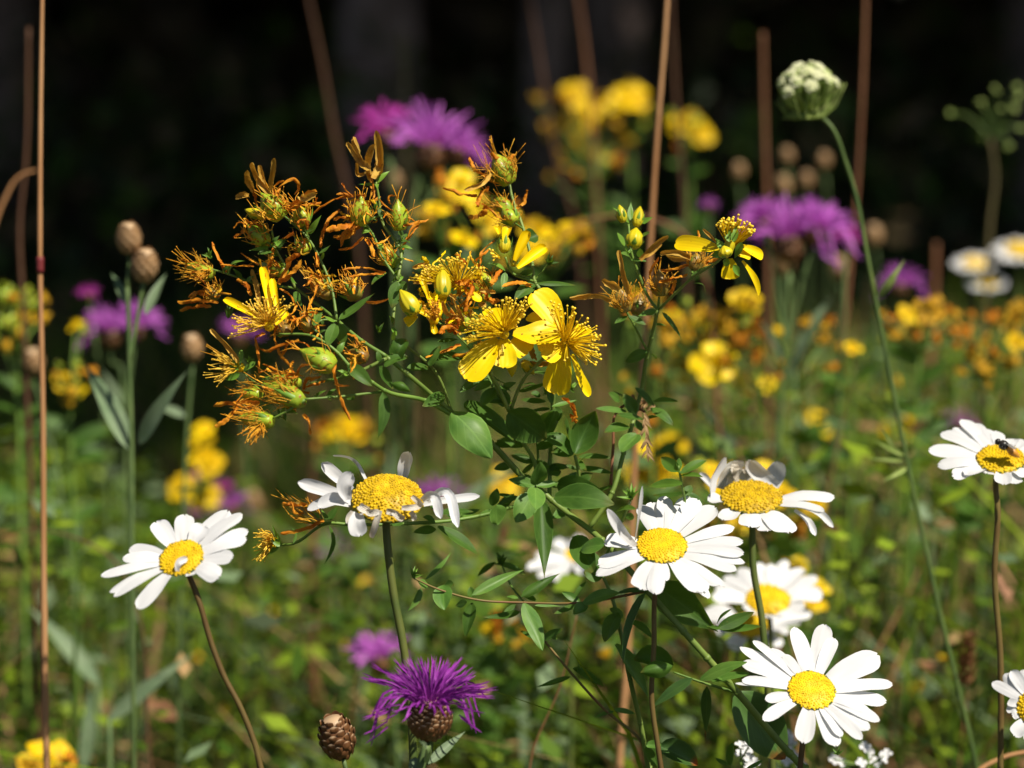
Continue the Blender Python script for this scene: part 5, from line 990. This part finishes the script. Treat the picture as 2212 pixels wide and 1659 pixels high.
bg_wort('wide blurred golden wort left of the withered daisy, above it', [(740,930,40),(770,945,36),(710,955,34,'o'),(790,925,30,'o'),(700,920,24,'r')], 1.35, [(740,1000),(738,1100),(735,1300)])
bg_wort('yellow-green wort at the left edge behind the tall tan stalk', [(30,650,34,'g'),(50,690,28),(15,700,28,'g'),(70,660,22,'g'),(10,640,28,'g'),(45,725,24,'o')], 1.2, [(35,770),(40,880),(45,1100)])
bg_wort('small yellow wort at left between the tall stalk and a long grey-green leaf', [(142,825,26),(165,705,20),(150,850,20,'o'),(175,845,18)], 1.25, [(150,890),(155,980),(160,1200)])
bg_wort('golden wort cut by the bottom left corner of the picture', [(95,1650,52),(60,1660,40,'o'),(130,1665,40,'o'),(150,1670,30,'o')], .98, [(95,1720),(95,1780),(95,1850)])
bg_wort('blurred yellow wort just left of the whorl of pale leaves', [(1085,1045,30),(1070,1070,20,'o')], 1.3, [(1085,1100),(1085,1200),(1080,1400)])
bg_wort('rusty wort in shade below the horizontal leafy twig', [(1075,1345,26,'r'),(1060,1360,20),(1105,1340,18,'r')], 1.1, [(1080,1390),(1080,1480),(1080,1650)])
bg_wort('yellow toadflax spike at left among purple blooms', [(440,930,22),(438,955,24),(440,985,26),(450,1005,26),(430,1010,26),(395,1050,28),(388,1065,26),(455,1072,30),(440,1080,24),(470,1000,16)], 1.3, [(440,1090),(440,1200),(440,1400)], 'toadflax', 'wildflower', 'yellow toadflax', 4)

# small white flowers at the lower right
def small_white(label, pts, d, foot_px):
    f0_ = at(*foot_px, d); foot = Vector((f0_.x, f0_.y, 0)); o = thing('bedstraw', label, 'wildflower', foot, 'small white flowers'); m = MB(); tube(m, [at(pts[0][0], pts[0][1] + 30, d), f0_, foot], .0006, .0008, 6)
    for x, y in pts: tube(m, [at(pts[0][0], pts[0][1] + 30, d), at(x, y, d)], .0003, .0003, 4)
    m.build('stem', 'wort twig', o)
    for x, y in pts:
        c = at(x, y, d + rnd.uniform(-.006, .006)); ax = (TOC + UP * .6 + rv(.7)).normalized(); s, u = ortho(ax); m = MB()
        for k in range(4):
            rad = s * math.cos(k * 1.57) + u * math.sin(k * 1.57); strip(m, leafpath(c, c + rad * .0021 + ax * .0006, ax, .1), .0018, ax, p_petal, .2, 5)
        m.build('flower', 'white petal', o)
small_white('tiny white flowers under the lower right daisy, left of its stalk', [(1600,1612),(1612,1625),(1622,1605),(1618,1640),(1598,1632),(1630,1650),(1610,1655)], .80, (1612,1700))
small_white('tiny blurred white flowers behind the stalk of the lower right daisy', [(1702,1590),(1712,1605),(1708,1625),(1722,1640),(1700,1645),(1730,1655)], .86, (1712,1700))
small_white('tiny blurred white flowers at the bottom edge, right of the lower right daisy', [(1875,1625),(1905,1640),(1890,1648),(1860,1650),(1915,1630),(1868,1615),(1800,1640),(1820,1650)], .84, (1880,1700))

# ------------------------------------------------------------------ tall dry stalks
def stalk(label, pts, w, d, mt, node=None, spike=None, d2=None, name='dry_grass_stalk', w2=None):
    n = len(pts) - 1; P_ = [at(x, y, d + ((d2 or d) - d) * i / n) for i, (x, y) in enumerate(pts)]
    foot = Vector((P_[-1].x + (P_[-1].x - P_[-2].x) * .2, P_[-1].y + .02, 0)); o = thing(name, label, 'grass stalk', foot, 'dry grass stalks')
    m = MB(); P_ = [P_[0]] + [p + RGT * rnd.uniform(-1, 1) * pxm(w, d) * .22 for p in P_[1:]]; wf = 1.0 if d < 1.0 else .68
    tube(m, P_ + ([foot] if P_[-1].z > .03 else []), pxm(w, d) * wf * .24, pxm(w2 or w, d) * wf / 2, 9, 10 * len(pts), bump=.14); m.build('stem', mt, o)
    if node:
        a, b = at(*node[0], d - .0), at(*node[1], d); m = MB(); tube(m, [a, b], pxm(w * .98, d) / 2, pxm(w * .98, d) / 2, 9, 4); m.build('stem_node', 'stalk node', o)
    if spike:
        m = MB(); a, b = at(*spike[0], d), at(*spike[1], d); L = (a - b).length; ax = (a - b).normalized(); s, u = ortho(ax)
        for k in range(46):
            v = k / 46; an = k * 2.39996; rad = s * math.cos(an) + u * math.sin(an); p = b + (a - b) * v
            strip(m, leafpath(p, p + ax * L * .16 + rad * pxm(spike[2], d) * .5 * (1 - .5 * v), rad, .1, [0, .3, .6, .85, 1]), pxm(spike[2], d) * .22, rad, p_lance, .2, 3)
        m.build('seed_head', mt, o)
    return o
stalk('tall upright tan stalk at the left edge with a dark red joint', [(92,-60),(88,300),(86,570),(90,900),(95,1250),(99,1560)], 17, .86, 'stalk tan', ((87,555),(87,590)))
stalk('brown stalk leaning left at the top, left of the purple pair', [(655,-60),(700,150),(725,290),(770,520),(790,700)], 19, 1.45, 'stalk dark')
stalk('short faint olive stalk standing behind the upper purple pair', [(868,70),(874,160),(878,260),(880,500)], 24, 1.9, 'stalk olive')
stalk('thin dark red stalk leaning left of the top yellow wort', [(1135,-60),(1165,120),(1200,330),(1240,480),(1260,700)], 15, 1.6, 'stalk dark')
stalk('brown stalk dropping behind the top yellow wort', [(1240,-60),(1255,60),(1272,180),(1290,500)], 17, 1.6, 'stalk brown')
stalk('tall tan stalk crossing the top right of centre, the brightest there', [(1445,-60),(1440,80),(1420,260),(1405,480),(1398,700),(1374,1000),(1358,1320),(1335,1680)], 17, .97, 'stalk tan')
stalk('reddish stalk just right of the brightest tan one', [(1448,-20),(1460,200),(1480,480),(1490,700)], 19, 1.35, 'stalk dark')
stalk('brown stalk rising left of the wild carrot head', [(1648,70),(1650,250),(1655,470),(1660,700)], 19, 1.35, 'stalk brown')
stalk('tall brown stalk right of the wild carrot head', [(1872,-60),(1862,200),(1852,400),(1832,640),(1805,900),(1780,1200)], 19, 1.2, 'stalk brown')
stalk('short brown stalk stump right of the carrot stem, below the faded umbel', [(2022,525),(2018,600),(2012,800)], 28, 1.5, 'stalk brown')
stalk('hair-thin straw at the bottom left of the wort shoot', [(1246,1330),(1210,1480),(1148,1640),(1140,1700)], 5, .85, 'stalk brown')
stalk('broken tan straw leaning at right above the lower right daisy', [(1960,1385),(1935,1445),(1900,1530),(1880,1600)], 20, 1.12, 'stalk tan')
stalk('rust stalk with a curled tan top at the left edge', [(78,368),(45,378),(8,440),(-30,560),(-45,800)], 17, 1.05, 'stalk tan', None, None)
stalk('dark rust blade leaning behind the tall tan stalk at left', [(62,60),(52,350),(46,480),(52,650),(58,900)], 18, 1.1, 'stalk dark')
stalk('brown grass stem arching over the meadow right of the centre stem', [(1195,540),(1240,490),(1310,468),(1400,470),(1470,500),(1520,600),(1545,800)], 14, 1.15, 'stalk brown')
stalk('grass stalk with a fat brown seed head at lower right', [(2092,1480),(2080,1560),(2070,1680)], 9, 1.0, 'stalk brown', None, ((2092,1370),(2080,1480),70))
stalk('straw blade lying across the bottom right corner', [(2260,1618),(2160,1640),(2110,1672),(2090,1760)], 16, .86, 'stalk tan')
stalk('straight tan straw behind the right-edge daisy stalk', [(2110,1480),(2105,1560),(2090,1690)], 18, 1.15, 'stalk olive')
stalk('stout tan straw standing low at left behind the bent daisy stalk', [(345,1280),(343,1340),(340,1400)], 34, 1.3, 'blade dry')
stalk('brown straw left of the old daisy dropping into the shade', [(672,900),(676,1000),(680,1200)], 24, 1.3, 'stalk brown')
stalk('long straw leaning behind the meadow right of the wide purple bloom', [(1985,1230),(1960,1290),(1900,1400)], 10, 1.1, 'stalk tan')
stalk('dry straw tip above the left daisy at the left edge', [(-20,1165),(60,1145),(150,1158),(240,1205),(300,1330),(320,1560)], 10, 1.0, 'stalk dark')
# dry spikelet caught in the small leaves of the right branch
o = thing('dry_spikelet', 'dry bristly grass spikelet caught among small leaves of the right wort branch', 'grass stalk', w3('H', 1590, 880, .012))
m = MB(); tube(m, [w3('H', 1590, 900, .012), w3('H', 1610, 600, .010), w3('H', 1640, 320, .008), w3('H', 1750, 270, .006), w3('H', 1860, 330, .004)], pxm(4), pxm(3), 6); m.build('stem', 'stalk brown', o)
m = MB()
for k in range(26):
    v = k / 26; p = w3('H', 1850 + 30 * v, 330 + 330 * v, -.006); dd = (-UP + RGT * rnd.uniform(-.5, .8) + rv(.25)).normalized()
    strip(m, leafpath(p, p + dd * pxm(26), (TOC + rv(.5)).normalized(), .1), pxm(6), (TOC + rv(.5)).normalized(), p_lance, .2, 3)
for k in range(14):
    p = w3('H', rnd.uniform(1700, 1880), rnd.uniform(250, 330), .006); dd = rv(1).normalized(); strip(m, leafpath(p, p + dd * pxm(22), TOC, .2), pxm(8), (TOC + rv(.5)).normalized(), p_rib, .3, 3)
m.build('seed_head', 'blade dry', o)

# broad grey-green leaves rising in the blurred meadow
def bladeleaf(label, b, t, w, d, mt='knap leaf', sb=0.):
    B = at(*b, d); T = at(*t, d); foot = Vector((B.x, B.y + .01, 0)); o = thing('meadow_leaf', label, 'leaf', foot, 'broad blurred meadow leaves'); f = face_rand(.5, .3)
    m = MB(); strip(m, leafpath(B, T, f, .05, SROW, sb), pxm(w, d), f, p_lance, .15, 5); m.build('blade', mt, o)
    m = MB(); tube(m, [B + (T - B) * .03, B.lerp(foot, .5), foot], pxm(w * .16, d), pxm(w * .2, d), 6); m.build('leaf_stalk', 'knap stem', o)
for a in [('long grey-green leaf slanting left of the bent daisy stalk', (215,1480), (60,1310), 42, 1.1), ('upright pale grey leaf at the bottom left', (180,1660), (195,1480), 34, 1.05), ('dark long leaf crossing low at left toward the bent stalk', (230,1560), (420,1410), 34, 1.0),
          ('grey leaf slanting behind the small leaves of the right wort branch', (1620,1010), (1500,850), 28, 1.2), ('silvery leaf standing right of the yellow wort cluster', (1715,770), (1795,640), 26, 1.15), ('faint grey leaf right of the withered daisy', (980,1100), (1130,1000), 26, 1.2),
          ('pale upright leaf behind the wort left of centre', (820,1150), (845,960), 26, 1.4), ('pale leaf behind the centre stem', (990,600), (1020,510), 26, 1.2), ('pale leaf low at centre left of the wort shoot', (1130,1650), (1120,1440), 26, 1.1), ('pale grey leaf low beside the purple flower', (905,1420), (895,1320), 24, 1.1)]:
    bladeleaf(*a)
